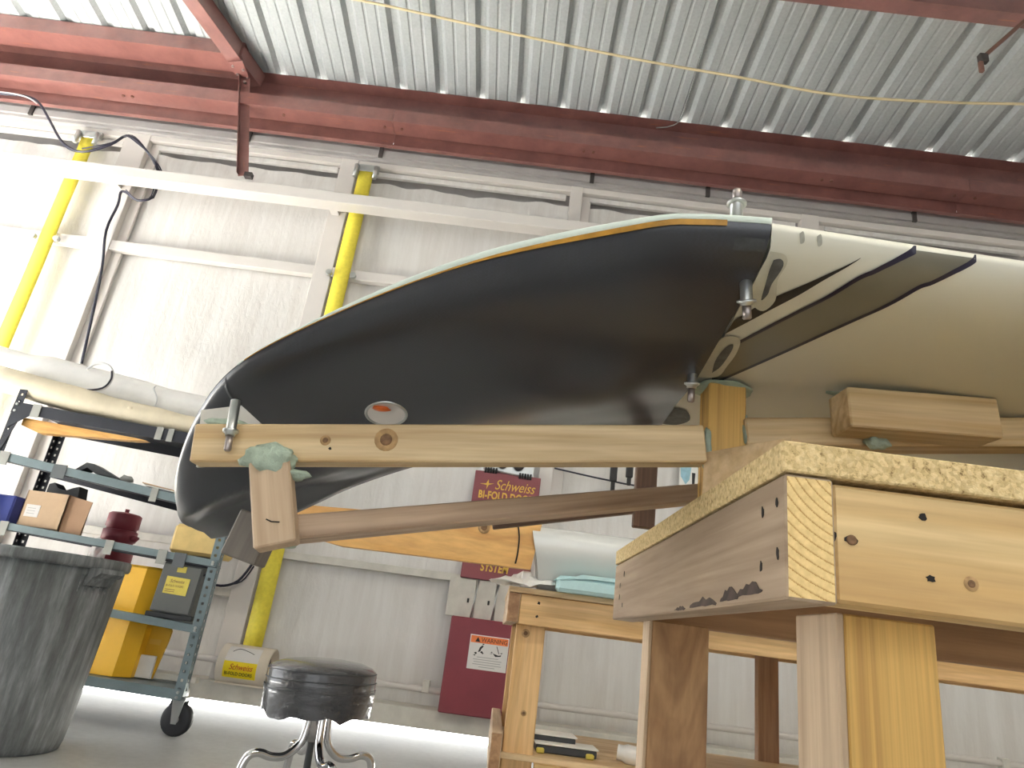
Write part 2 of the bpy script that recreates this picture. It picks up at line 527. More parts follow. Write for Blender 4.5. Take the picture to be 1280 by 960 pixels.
# ---- roof: one long sheet and one eave sheet per 0.934 m
ceil = structure('ceiling', (0, 2, 4.6))
RP = 0.3115
def rib_profile():
    p = []
    for k in range(3):
        x = k * RP
        p += [(x - 0.048, 0), (x - 0.020, 0.034), (x + 0.020, 0.034), (x + 0.048, 0),
              (x + 0.100, 0), (x + 0.108, 0.005), (x + 0.118, 0.005), (x + 0.126, 0),
              (x + 0.188, 0), (x + 0.196, 0.005), (x + 0.206, 0.005), (x + 0.214, 0)]
    p.append((3 * RP - 0.048, 0))
    return p
RPROF = rib_profile()
me_long = me_eave = None
def roof_mesh(name, y0, y1, dz):
    ys = [y0 + (y1 - y0) * i / 4 for i in range(5)]
    verts = [(x, y, roof_z(y) + z + dz) for y in ys for (x, z) in RPROF]
    n = len(RPROF)
    faces = [(i * n + j, i * n + j + 1, (i + 1) * n + j + 1, (i + 1) * n + j) for i in range(4) for j in range(n - 1)]
    me = bpy.data.meshes.new(name); me.from_pydata(verts, [], faces); me.materials.append(MATS['roof_metal']); me.update()
    return me
me_long = roof_mesh('roof_sheet', -5.2, 4.5, 0.0)
me_eave = roof_mesh('roof_sheet', 3.99, 4.5, -0.006)
me_lap = roof_mesh('roof_sheet', 3.62, 4.5, -0.003)
X0 = -1.53 - 5 * 3 * RP
for k in range(14):
    link(bpy.data.objects.new('roof_sheet', me_long), ceil, Matrix.Translation((X0 + k * 3 * RP, 0, 0)))
    link(bpy.data.objects.new('roof_sheet', me_eave), ceil, Matrix.Translation((X0 + k * 3 * RP, 0.012 * math.sin(k * 2.1), 0)))
link(bpy.data.objects.new('roof_sheet', me_lap), ceil, Matrix.Translation((X0 + 5 * 3 * RP - RP, 0, 0)))

# ---- walls
struct(box('wall_right', (6.3, 6.5), (-5.2, 4.6), (0, 5.6), 'wall_paint', None, 0))
wl = structure('wall_left', (-5.1, 0, 0))
box('wall_panel', (-5.2, -5.0), (-5.2, 0.9), (0, 5.6), 'wall_paint', wl, 0)
box('wall_panel', (-5.2, -5.0), (0.9, 4.25), (3.7, 5.2), 'wall_paint', wl, 0)
wr = structure('wall_rear', (0, -5.1, 0))
box('wall_panel', (-5.2, 6.5), (-5.2, -5.0), (3.4, 5.6), 'wall_paint', wr, 0)
box('wall_panel', (-5.2, -3.2), (-5.2, -5.0), (0, 3.4), 'wall_paint', wr, 0)
box('wall_panel', (4.4, 6.5), (-5.2, -5.0), (0, 3.4), 'wall_paint', wr, 0)

# ---- red steel over the door
def extrude_x(name, prof, x0, x1, mat, parent=None):
    """open or closed profile of (y, z) swept along X with its own thickness"""
    n = len(prof)
    verts = [(x0, y, z) for y, z in prof] + [(x1, y, z) for y, z in prof]
    faces = [(i, i + 1, i + 1 + n, i + n) for i in range(n - 1)]
    o = raw(name, verts, faces, mat, parent)
    md = o.modifiers.new('thickness', 'SOLIDIFY'); md.thickness = 0.004; md.offset = 0
    return o
hd = structure('trim_2', (0, 4.15, 4.0))
extrude_x('eave_strut', [(4.23, 3.99), (4.23, 4.41), (4.14, 4.425)], -5.0, 6.3, 'red_oxide', hd)
SPL = [-5.0, -1.205, 3.02, 6.3]
for a, b in zip(SPL[:-1], SPL[1:]):
    extrude_x('header_channel', [(4.06, 4.132), (4.042, 4.132), (4.042, 4.030), (4.185, 4.030), (4.20, 4.045), (4.20, 4.145), (4.10, 4.145)], a + 0.002, b - 0.002, 'red_oxide', hd)
    extrude_x('header_angle', [(4.205, 4.05), (4.205, 3.918), (4.172, 3.918), (4.172, 3.924)], a + 0.002, b - 0.002, 'red_oxide', hd)
for x in (-3.25, -3.18, -2.03, -1.27, -1.14, 0.22, 0.29, 1.98, 2.05, 2.95, 3.1):
    tube('bolt', [(x, 4.11, 4.028), (x, 4.11, 4.018)], 0.011, 'rust', hd, 6)
# purlin on the left, ending at the rafter
pl = structure('trim_3', (-3.6, 3.9, 4.3))
extrude_x('purlin_channel', [(3.97, 4.455), (3.90, 4.455), (3.90, 4.338), (4.075, 4.338), (4.075, 4.36)], -5.0, -2.36, 'red_oxide', pl)
pr = structure('trim_4', (2.0, 2.9, 4.4))
extrude_x('purlin_channel', [(2.96, 4.545), (2.88, 4.545), (2.88, 4.345), (2.97, 4.345), (2.97, 4.365)], -5.0, 6.3, 'red_oxide', pr)
# rafter leaning across, and its hanging strut
rf = thing('rafter', 'red oxide steel rafter slanting down from the ceiling to the door header', 'beam', (-2.5, 3.5, 4.3))
ra, rb = Vector((-2.345, 4.16, 4.295)), Vector((-3.36, 1.2, 4.595))
beam('flange', ra, rb, 0.115, 0.006, 'red_oxide', rf)
beam('web', ra + Vector((0.054, 0, 0.062)), rb + Vector((0.054, 0, 0.062)), 0.006, 0.124, 'red_oxide', rf)
beam('top_flange', ra + Vector((0, 0, 0.124)), rb + Vector((0, 0, 0.124)), 0.115, 0.006, 'red_oxide', rf)
prism('gusset_plate', [(-2.46, 3.93, 4.290), (-2.34, 3.90, 4.290), (-2.335, 4.07, 4.283), (-2.39, 4.10, 4.280), (-2.44, 4.04, 4.284)], (0, 0, -0.006), 'red_oxide', rf)
for (x, y) in ((-2.43, 3.955), (-2.42, 4.03), (-2.36, 3.98), (-2.355, 4.055)):
    tube('bolt', [(x, y, 4.286), (x, y, 4.270)], 0.010, 'bolt_steel', rf, 6)
st = thing('hanger_strut', 'red steel angle strut hanging from the rafter joint to the white door bar', 'strut', (-2.3, 4.08, 3.4))
sa, sb = Vector((-2.375, 4.06, 4.285)), Vector((-2.165, 4.07, 3.425))
beam('angle_leg', sa, sb, 0.006, 0.074, 'red_oxide', st, up=(1, 0, 0.2))
sd = (sb - sa).normalized()
beam('angle_leg', sa + Vector((-0.034, -0.018, 0)), sb + Vector((-0.034, -0.018, 0)), 0.040, 0.005, 'red_oxide', st, up=(1, 0, 0.2))
tube('bolt', [(-2.358, 4.058, 4.23), (-2.358, 4.04, 4.23)], 0.012, 'bolt_steel', st, 6)
box('foot_bracket', (-2.155, -2.10), (4.05, 4.09), (3.412, 3.45), 'dark_mark', st)

# rod hanging from the right hand purlin
rd = thing('brace_rod', 'rusty brace rod with clamp end hanging from the purlin at the upper right', 'rod', (2.5, 2.88, 4.3))
beam('rod_bar', (2.66, 2.88, 4.36), (2.335, 2.88, 3.985), 0.03, 0.02, 'rust', rd)
box('clamp', (2.30, 2.35), (2.865, 2.90), (3.935, 3.995), 'dark_mark', rd, 0.006)
box('clamp_tip', (2.295, 2.32), (2.87, 2.895), (3.865, 3.94), 'rust', rd, 0.006)

# ---- the bifold door
dr = structure('door_1', (0, DY, 0))
# top seal strip and rails
box('seal_strip', (-5.0, 6.3), (4.24, 4.26), (3.862, 3.918), 'seal_grey', dr, 0)
box('top_rail', (-5.0, 6.3), (4.26, 4.34), (3.835, 4.0), 'seal_grey', dr, 0.003)
POSTS = [(-4.85, -4.65), (-3.245, -3.06), (-1.585, -1.455), (0.165, 0.255), (1.90, 2.03), (3.62, 3.75), (5.3, 5.43)]
for a, b in POSTS:
    box('post', (a, b), (4.285, 4.36), (0.14, 3.84), 'white_steel', dr, 0.003)
    box('post_flange', (b, b + 0.07), (4.335, 4.36), (0.14, 3.84), 'white_steel', dr, 0.003)
for x in (-3.98, -2.30, -1.29, 0.31, 1.18, 2.72, 3.62):
    box('seal_clip', (x - 0.016, x + 0.016), (4.228, 4.246), (3.85, 3.935), 'dark_mark', dr)
def bays(): 
    for (a0, a1), (b0, b1) in zip(POSTS[:-1], POSTS[1:]): yield a1, b0
for a, b in bays():
    box('upper_rail', (a, b), (4.29, 4.35), (3.79, 3.838), 'white_steel', dr, 0.003)
    box('upper_channel', (a + 0.06, b - 0.03), (4.325, 4.355), (3.742, 3.782), 'sheeting', dr, 0.002)
    box('middle_rail', (a, b), (4.29, 4.35), (2.832, 2.908), 'white_steel', dr, 0.003)
    box('lower_rail', (a, b), (4.29, 4.35), (0.888, 0.934), 'rail_cream', dr, 0.003)
box('short_rail', (-3.06, -1.585), (4.288, 4.35), (0.63, 0.675), 'rail_cream', dr, 0.003)
box('bottom_rail', (-5.0, 6.3), (4.17, 4.36), (0.085, 0.185), 'rail_cream', dr, 0.004)
for a, b in bays():
    NX, NZ = 40, 56
    def wav(x, z):
        n1 = noise.noise(Vector((x * 2.0, z * 1.1, 3.1))); n2 = noise.noise(Vector((x * 7.0, z * 3.0, 9.0)))
        return 4.375 + 0.012 * n1 + 0.004 * n2
    g = []
    for i in range(NX + 1):
        x = a - 0.05 + (b - a + 0.10) * i / NX
        row = []
        top = 3.735 - 0.045 * (0.5 + 0.5 * noise.noise(Vector((x * 1.7, 0.5, 0)))) - 0.02 * math.sin((i / NX) * math.pi)
        for j in range(NZ + 1):
            t = j / NZ; z = 0.15 + (top - 0.15) * t
            y = wav(x, z)
            if t > 0.93: y -= 0.03 * math.sin((t - 0.93) / 0.07 * math.pi / 2) * (0.6 + noise.noise(Vector((x * 6, z * 9, 1))))
            row.append((x, y, z))
        g.append(row)
    surface('insulation_sheet', g, 'sheeting', dr)
    box('outer_skin', (a - 0.05, b + 0.05), (4.42, 4.44), (0.1, 3.99), 'seal_grey', dr, 0)
# the square bar across the door, in front
bar = structure('trim_5', (0, 4.1, 3.4))
beam('cross_bar', (-5.0, 4.145, 3.350), (6.2, 4.145, 3.37), 0.115, 0.085, 'white_bar', bar, bevel=0.004)
for x in (-3.16, -1.53, 0.21, 1.96):
    box('bar_bracket', (x - 0.03, x + 0.03), (4.20, 4.29), (3.33, 3.40), 'white_bar', bar)
# conduit along the bottom of the door
cd = structure('trim_6', (0, 4.25, 0.3))
tube('conduit', [(-5, 4.26, 0.315), (-0.26, 4.26, 0.275), (0.14, 4.26, 0.275), (6.2, 4.26, 0.32)], 0.018, 'white_steel', cd, 10)
for x in (-2.1, -0.34, 1.2, 2.95):
    box('pipe_clip', (x - 0.02, x + 0.02), (4.235, 4.285), (0.262, 0.325), 'rail_cream', cd)

# ---- yellow lift straps with their winders
def lift_strap(x, label):
    t = thing('lift_strap', label, 'strap', (x, 4.27, 0.36), 'yellow door straps')
    g = []
    for i in range(25):
        z = 0.36 + (3.745 - 0.36) * i / 24
        s = 0.006 * math.sin(i * 0.9) ; g.append([(x - 0.055, 4.268 + s * 0.3, z), (x, 4.266 + s * 0.3, z), (x + 0.055, 4.268 + s * 0.3, z)])
    surface('webbing', g, 'strap_yellow', t, 0.003)
    box('guide_plate', (x - 0.09, x + 0.09), (4.262, 4.29), (3.73, 3.79), 'zinc', t, 0.003)
    for s in (-1, 1):
        tube('guide_roller', [(x + s * 0.073, 4.245, 3.66), (x + s * 0.073, 4.245, 3.765)], 0.017, 'zinc', t, 10)
    for s in (-1, 1):
        h = tube('keeper_bolt', [(x + s * 0.085, 4.262, 2.84), (x + s * 0.085, 4.235, 2.84)], 0.022, 'zinc', t, 8)
    return t
lift_strap(-1.375, 'yellow webbing strap running down the door beside the stool')
lift_strap(-3.50, 'yellow webbing strap at the far left of the door, by the black cable')

# ---- black cable drooping down the door
t = thing('power_cable', 'black cable drooping from the red header and down the white door post', 'cable', (-3.0, 4.1, 1.9))
c1 = [(-4.6, 4.10, 3.86), (-4.137, 4.1, 3.901), (-3.925, 4.1, 3.903), (-3.815, 4.1, 3.851), (-3.695, 4.1, 3.72), (-3.518, 4.09, 3.529), (-3.35, 4.08, 3.468),
      (-3.175, 4.08, 3.558), (-3.087, 4.08, 3.65), (-2.984, 4.08, 3.608), (-2.861, 4.12, 3.498), (-2.83, 4.23, 3.43), (-2.84, 4.235, 3.35),
      (-2.855, 4.24, 3.26), (-2.95, 4.24, 3.225), (-3.055, 4.24, 3.28), (-3.09, 4.24, 3.27), (-3.08, 4.245, 3.17), (-3.095, 4.25, 2.95), (-3.03, 4.26, 2.65), (-2.97, 4.26, 2.25), (-2.93, 4.26, 1.95)]
tube('cable_run', c1, 0.0095, 'cable_black', t, 6, 4)
c2 = [(p[0] + 0.012 * math.sin(i * 1.7), p[1] - 0.014, p[2] + 0.016 * math.cos(i * 1.3)) for i, p in enumerate(c1[0:4])]
tube('cable_wire', c2, 0.005, 'cable_white', t, 6, 4)  # white colour stands in for glare on the left stretch of the cable
c4 = [(p[0] + 0.012 * math.sin(i * 1.7), p[1] - 0.014, p[2] + 0.016 * math.cos(i * 1.3)) for i, p in enumerate(c1[6:16])]
tube('cable_wire', c4, 0.005, 'cable_black', t, 6, 4)
c3 = [(p[0] + 0.010 * math.cos(i * 1.3), p[1] + 0.01, p[2] - 0.018 * math.cos(i * 0.9)) for i, p in enumerate(c1[4:14])]
tube('cable_wire', c3, 0.005, 'cable_black', t, 6, 4)

# ---- cord and wire below the roof
cord = [(-2.4, 3.3, 4.40), (-1.378, 3.3, 4.329), (-0.359, 3.3, 4.197), (0.467, 3.3, 4.104), (1.075, 3.3, 4.06), (1.674, 3.3, 4.009), (2.274, 3.3, 4.042), (2.879, 3.3, 4.114), (4.2, 3.3, 4.3)]
tag(tube('ceiling_cord', cord, 0.0085, 'cord_beige', None, 6, 5), 'beige cord sagging across under the corrugated roof', 'cord')
tag(tube('guy_wire', [(0.90, 3.0, 4.53), (0.905, 3.45, 4.44), (0.90, 3.95, 4.335), (0.86, 4.08, 4.33), (0.755, 4.18, 4.38)], 0.004, 'wire_grey', None, 5, 3), 'thin grey wire hanging from the roof to the eave, right of centre', 'wire')

# ---- sign, plates and red box on the door
sg = thing('door_sign', 'tall maroon door cover with gold lettering behind the wooden jig', 'sign', (-0.03, 4.27, 0.92))
box('sign_plate', (-0.237, 0.18), (4.245, 4.285), (0.915, 1.575), 'sign_maroon', sg, 0.003)
text('sign_script', 'Schweiss', (-0.105, 4.243, 1.468), 0.090, 'gold_print', sg, 0.35, sx=0.78)
text('sign_lettering', 'BI-FOLD DOORS', (-0.20, 4.243, 1.405), 0.066, 'gold_print', sg, 0.0, sx=0.72, spacing=1.06, extrude=0.0012, bold=0.0022)
text('sign_lettering', 'SYSTEM', (-0.125, 4.243, 0.968), 0.066, 'gold_print', sg, 0.15, sx=0.72, spacing=1.06, extrude=0.0012, bold=0.0022)
prism('sign_emblem', [(-0.20, 4.243, 1.493), (-0.16, 4.243, 1.498), (-0.147, 4.243, 1.525), (-0.143, 4.243, 1.499), (-0.11, 4.243, 1.503), (-0.143, 4.243, 1.490), (-0.154, 4.243, 1.461), (-0.155, 4.243, 1.488)], (0, -0.001, 0), 'gold_print', sg)
lt = thing('door_latch', 'zinc latch bracket with dark springs above the maroon sign', 'latch', (-0.03, 4.28, 1.58))
box('back_plate', (-0.215, 0.13), (4.26, 4.285), (1.577, 1.70), 'zinc', lt, 0.003)
for x0 in (-0.175, 0.045):
    for q in range(5):
        x = x0 + q * 0.017
        lathe('spring_coil', [(0.012, -0.006), (0.019, -0.006), (0.019, 0.006), (0.012, 0.006)], 'print_black', lt, Matrix.Translation((x, 4.245, 1.585 - 0.012 * (x0 > 0))) @ Matrix.Rotation(R(90), 4, 'Y'), 10)
tube('latch_rod', [(-0.19, 4.245, 1.592), (0.12, 4.245, 1.566)], 0.006, 'bolt_steel', lt, 6)
for x in (-0.075, 0.03):
    lathe('pulley', [(0.0, -0.01), (0.03, -0.01), (0.036, 0), (0.03, 0.01), (0.0, 0.01)], 'dark_mark', lt, Matrix.Translation((x, 4.245, 1.64)) @ Matrix.Rotation(R(90), 4, 'X'), 14)
sp = thing('slotted_plate', 'pale steel plate of three strips with slots between the maroon sign and red box', 'plate', (-0.1, 4.27, 0.7))
for a, b in ((-0.295, -0.135), (-0.130, -0.012), (-0.006, 0.16)):
    s = box('strip', (a, b), (4.262, 4.285), (0.69, 0.912), 'rail_cream', sp, 0.003)
    box('slot', (b - 0.042, b - 0.03), (4.258, 4.264), (0.775, 0.80), 'print_black', s)
for x in (-0.132, -0.009):
    tube('lift_cable', [(x - 0.012, 4.255, 0.68), (x + 0.012, 4.255, 0.915)], 0.005, 'zinc', sp, 6)
bx = thing('motor_box', 'red steel box low on the door carrying a white warning label', 'box', (-0.06, 4.2, 0.19))
box('cover', (-0.245, 0.125), (4.10, 4.285), (0.186, 0.69), 'maroon', bx, 0.006)
lb = box('warning_label', (-0.122, 0.098), (4.0975, 4.1005), (0.425, 0.605), 'label_white', bx, 0)
box('label_header', (-0.117, 0.093), (4.0965, 4.0978), (0.563, 0.600), 'warning_orange', lb, 0)
text('label_word', 'WARNING', (-0.058, 4.0962, 0.570), 0.032, 'print_black', lb, sx=0.95, extrude=0.0003)
prism('label_triangle', [(-0.092, 4.0962, 0.569), (-0.064, 4.0962, 0.569), (-0.078, 4.0962, 0.594)], (0, -0.0004, 0), 'print_black', lb)
def picto(name, polys, ox, oz, s):
    V, F = [], []
    for p in polys:
        n0 = len(V); V += [(ox + x * s, 4.0968, oz + z * s) for x, z in p]; F.append(tuple(range(n0, n0 + len(p))))
    raw(name, V, F, 'print_black', lb)
picto('label_picture', [[(0, 0), (3, 1), (4, 4), (7, 8), (5, 9), (2, 6)], [(3, 0), (7, -2), (8, -1), (5, 2)], [(-3, -3), (-1, -2), (-2, 0), (-5, -1)], [(-6, -4), (-3, -3), (-3, -5)], [(5, 9.5), (7, 9.5), (7.5, 11), (5, 11)]], -0.07, 0.515, 0.0042)
picto('label_picture', [[(0, 9), (1, 9), (5, 0), (4, 0)], [(-4, 0), (4, -2), (8, -1), (7, -3), (0, -4), (-2, -2)], [(-7, 1), (-4, 0), (-5, 2)], [(6, 1), (9, 2), (8, 0)], [(-8, -1), (-5, -1), (-5, 0)]], 0.03, 0.518, 0.0042)
for q in range(5):
    w = (0.12, 0.16, 0.15, 0.16, 0.09)[q]
    box('label_line', (-0.012 - w / 2, -0.012 + w / 2), (4.0968, 4.0978), (0.488 - q * 0.0125, 0.4915 - q * 0.0125), 'print_grey', lb, 0)

# roll cover at the foot of the left strap
rl = thing('strap_drum', 'cream round drum cover with white and yellow label at the strap foot', 'drum', (-1.38, 4.16, 0.17))
Mx = Matrix.Translation((-1.34, 4.16, 0.283)) @ Matrix.Rotation(R(90), 4, 'Y')
lathe('drum_shell', [(0.088, -0.14), (0.104, -0.14), (0.104, 0.14), (0.088, 0.14), (0.088, -0.14)], 'drum_cream', rl, Mx, 40)
lathe('drum_core', [(0.001, -0.13), (0.087, -0.13), (0.087, 0.10), (0.001, 0.10)], 'dark_mark', rl, Mx, 24)
def drum_patch(name, x0, x1, a0, a1, mat, r=0.1052):
    g = [[(x, 4.16 - r * math.cos(R(a)), 0.283 + r * math.sin(R(a))) for x in (x0, x1)] for a in [a0 + (a1 - a0) * i / 10 for i in range(11)]]
    return surface(name, g, mat, rl)
drum_patch('label_top', -1.438, -1.255, 12, 62, 'label_white')
drum_patch('label_band', -1.438, -1.255, -36, 12, 'label_yellow')
text('label_script', 'Schweiss', (-1.405, 4.16 - 0.1066 * math.cos(R(-6)), 0.283 + 0.1066 * math.sin(R(-6)) - 0.008), 0.042, 'print_red', rl, 0.35, (R(90 + 6), 0, 0), 0.0005, sx=0.85)
text('label_lettering', 'BI-FOLD DOORS', (-1.426, 4.16 - 0.1066 * math.cos(R(-22)), 0.283 + 0.1066 * math.sin(R(-22)) - 0.008), 0.026, 'print_black', rl, 0.0, (R(90 + 22), 0, 0), 0.0006, sx=0.80)
tube('label_scribble', [(-1.41, 4.16 - 0.107 * math.cos(R(40)), 0.283 + 0.107 * math.sin(R(40))), (-1.38, 4.16 - 0.107 * math.cos(R(52)), 0.283 + 0.107 * math.sin(R(52))), (-1.33, 4.16 - 0.107 * math.cos(R(46)), 0.283 + 0.107 * math.sin(R(46))), (-1.29, 4.16 - 0.107 * math.cos(R(38)), 0.283 + 0.107 * math.sin(R(38)))], 0.0015, 'print_black', rl, 5, 4)
box('drum_foot', (-1.48, -1.20), (4.10, 4.24), (0.183, 0.192), 'drum_cream', rl)

# ring of cable left of the strap
t = thing('cable_loop', 'loop of dark cable hanging on the white door beside the cart post', 'cable', (-1.6, 4.25, 0.7))
tube('loop', [(-1.74, 4.25, 0.95), (-1.76, 4.25, 0.84), (-1.73, 4.25, 0.715), (-1.64, 4.245, 0.685), (-1.545, 4.25, 0.725), (-1.485, 4.25, 0.84), (-1.475, 4.25, 0.93)], 0.008, 'cable_black', t, 6, 4)
tube('loop', [(-1.70, 4.255, 0.93), (-1.56, 4.255, 0.915), (-1.475, 4.255, 0.925)], 0.006, 'cable_black', t, 6, 4)
tube('loop', [(-1.62, 4.24, 0.69), (-1.52, 4.24, 0.725), (-1.47, 4.24, 0.82)], 0.005, 'cable_black', t, 6, 4)

# ================================================================== WING PANEL
def le_y(x): return 0.405 + 0.045 * (x - 0.16)
def wing_low(x, y):
    c = (y - le_y(x)) / 0.45
    if c < 0: return 0.913
    if c < 0.12: return 0.913 - 0.023 * math.sqrt(max(0.0, 1 - (1 - c / 0.12) ** 2))
    return 0.890 + (c - 0.12) / 0.88 * 0.009
JOINT = [(0.1582, 0.4041), (0.1614, 0.4154), (0.1621, 0.4558), (0.1661, 0.5022), (0.1719, 0.5514), (0.1771, 0.6447), (0.1749, 0.8267), (0.1749, 0.90)]
def joint_x(y):
    if y <= JOINT[0][1]: return JOINT[0][0]
    for (xa, ya), (xb, yb) in zip(JOINT[:-1], JOINT[1:]):
        if y <= yb: return xa + (xb - xa) * (y - ya) / (yb - ya)
    return JOINT[-1][0]
wg = thing('aircraft_wing', 'white wing panel with silver and navy stripe, resting on the wooden jig', 'wing', (0.7, 0.63, 0.89))
XR = 1.9
CS = [0.0, 0.003, 0.01, 0.022, 0.04, 0.065, 0.09, 0.12] + [0.12 + 0.88 * i / 20 for i in range(1, 21)]
XS = [0, 0.04, 0.08, 0.13, 0.2, 0.3, 0.45, 0.65, 0.85, 1.0]
g = []
for s in XS:
    row = []
    for c in reversed(CS):                       # lower side, tail to nose
        y0 = 0.405 + 0.45 * c; x = joint_x(y0) + (XR - joint_x(y0)) * s; y = le_y(x) + 0.45 * c
        row.append((x, y, wing_low(x, y)))
    for c in CS[1:]:                             # upper side, nose to tail
        y0 = 0.405 + 0.45 * c; x = joint_x(y0) + (XR - joint_x(y0)) * s; y = le_y(x) + 0.45 * c
        up = 0.911 + 0.034 * math.sqrt(c) * (1 - c) * 2.2 * min(1.0, 0.30 + c * 3) - 0.010 * c
        row.append((x, y, max(up, wing_low(x, y) + 0.002)))
    g.append(row)
surface('wing_skin', g, 'gelcoat', wg)
for gi in (g[0],):                               # the root rib closing the open end
    n = len(gi)
    raw('end_rib', [(p[0] + 0.004, p[1], p[2]) for p in gi], [tuple(range(n))], 'gelcoat', wg)

def ribbon(name, top, bot, mat, parent, k=8, off=0.0006):
    """painted band lying on the wing's underside between two edges"""
    T = smooth_pts([(x, y, 0) for x, y in top], k); B = smooth_pts([(x, y, 0) for x, y in bot], k)
    n = min(len(T), len(B)); g = []
    for i in range(n):
        a = T[round(i * (len(T) - 1) / (n - 1))]; b = B[round(i * (len(B) - 1) / (n - 1))]
        g.append([(p.x, p.y, wing_low(p.x, p.y) - off) for p in [a.lerp(b, j / 10) for j in range(11)]])
    return surface(name, g, mat, parent, 0.0)
def line_band(name, pts, w, mat, parent, off=0.0009):
    P = smooth_pts([(x, y, 0) for x, y in pts], 8); g = []
    for i, p in enumerate(P):
        d = (P[min(i + 1, len(P) - 1)] - P[max(i - 1, 0)]).normalized(); nrm = Vector((-d.y, d.x, 0))
        g.append([(q.x, q.y, wing_low(q.x, q.y) - off) for q in (p + nrm * w * (1 - 0.62 * (i / len(P)) ** 5) * t for t in (-0.5, 0, 0.5))])
    return surface(name, g, mat, parent)
def patch(name, poly, mat, parent, off):
    P = smooth_pts([(x, y, 0) for x, y in poly + [poly[0]]], 4)[:-1]
    cx = sum(p.x for p in P) / len(P); cy = sum(p.y for p in P) / len(P)
    V, F = [], []; n = len(P); rings = 5
    for r in range(rings):
        f = 1 - r / rings
        for p in P:
            x, y = cx + (p.x - cx) * f, cy + (p.y - cy) * f; V.append((x, y, wing_low(x, y) - off))
    V.append((cx, cy, wing_low(cx, cy) - off))
    for r in range(rings - 1):
        for j in range(n): F.append((r * n + j, r * n + (j + 1) % n, (r + 1) * n + (j + 1) % n, (r + 1) * n + j))
    for j in range(n): F.append(((rings - 1) * n + j, (rings - 1) * n + (j + 1) % n, rings * n))
    return raw(name, V, F, mat, parent)
band_top = [(0.174, 0.5939), (0.1874, 0.5536), (0.2068, 0.4932), (0.2269, 0.4385), (0.2402, 0.423), (0.2498, 0.4155), (0.2569, 0.4118), (0.2625, 0.4102)]
band_bot = [(0.1956, 0.6651), (0.2059, 0.6387), (0.2308, 0.5641), (0.2563, 0.4845), (0.2731, 0.4385), (0.283, 0.4277), (0.2923, 0.4193), (0.2999, 0.4147), (0.306, 0.4120)]
lab(ribbon('stripe', band_top, band_bot, 'stripe_silver', wg), 'silver grey stripe')
lab(line_band('stripe_edge', band_top, 0.0042, 'stripe_navy', wg), 'navy stripe edge')
lab(line_band('stripe_edge', band_bot, 0.0042, 'stripe_navy', wg), 'navy stripe edge')
wedge_t = [(0.1685, 0.5130), (0.1833, 0.4660), (0.2047, 0.4345), (0.2254, 0.4155)]
wedge_b = [(0.1700, 0.5420), (0.1817, 0.5085), (0.191, 0.4811), (0.2072, 0.4393), (0.2256, 0.4157)]
lab(ribbon('stripe', wedge_t, wedge_b, 'stripe_black', wg), 'thin black tapering stripe')
P1 = [(0.1617, 0.4164), (0.1719, 0.4177), (0.1768, 0.4242), (0.1768, 0.4419), (0.1858, 0.4696), (0.1838, 0.4892), (0.1723, 0.4807), (0.163, 0.458), (0.1605, 0.4333)]
I1 = [(0.1662, 0.4221), (0.1709, 0.4208), (0.1748, 0.4264), (0.174, 0.4455), (0.1765, 0.4605), (0.175, 0.470), (0.1673, 0.4355)]
P2 = [(0.1796, 0.6534), (0.1729, 0.6415), (0.1691, 0.5596), (0.1729, 0.5454), (0.18, 0.5433), (0.1872, 0.553), (0.1927, 0.5813), (0.1946, 0.6125), (0.195, 0.6429)]
I2 = [(0.1862, 0.6341), (0.1798, 0.6026), (0.1785, 0.5719), (0.1824, 0.5592), (0.1865, 0.5762), (0.189, 0.6146)]
P3 = [(0.1785, 0.8293), (0.1785, 0.7662), (0.1952, 0.7646), (0.2087, 0.8001), (0.1985, 0.8269)]
for P, I in ((P1, I1), (P2, I2)):
    lab(patch('filler_patch', P, 'primer_ring', wg, 0.0013), 'sanded filler patch with pale rim')
    patch('filler_core', I, 'primer_dark', wg, 0.0018)
patch('filler_core', P3, 'primer_dark', wg, 0.0013)
for (x, y) in ((0.1805, 0.4072), (0.1931, 0.4078)):
    patch('smudge', [(x - 0.002, y - 0.0008), (x + 0.001, y - 0.001), (x + 0.0025, y + 0.002), (x, y + 0.003)], 'smudge_grey', wg, 0.0012)

# ================================================================== CARBON WING TIP
LE = [(0.158, 0.405, 0.912), (0.112, 0.410, 0.912), (0.069, 0.422, 0.910), (-0.049, 0.491, 0.905), (-0.175, 0.573, 0.882), (-0.285, 0.639, 0.84), (-0.349, 0.714, 0.80), (-0.406, 0.822, 0.755), (-0.443, 0.927, 0.73)]
TE = [(0.175, 0.83, 0.900), (0.057, 0.885, 0.88), (-0.05, 0.929, 0.855), (-0.116, 0.944, 0.835), (-0.209, 0.942, 0.79), (-0.301, 0.984, 0.745), (-0.357, 0.973, 0.71), (-0.41, 0.999, 0.70)]
def curve_fn(pts):
    P = smooth_pts(pts, 12); d = [0.0]
    for a, b in zip(P[:-1], P[1:]): d.append(d[-1] + (b - a).length)
    def f(t):
        s = max(0, min(1, t)) * d[-1]
        for i in range(len(P) - 1):
            if s <= d[i + 1]:
                return P[i].lerp(P[i + 1], (s - d[i]) / max(1e-9, d[i + 1] - d[i]))
        return P[-1]
    return f
fLE, fTE = curve_fn(LE), curve_fn(TE)
def sstep(a, b, x):
    t = max(0, min(1, (x - a) / (b - a))); return t * t * (3 - 2 * t)
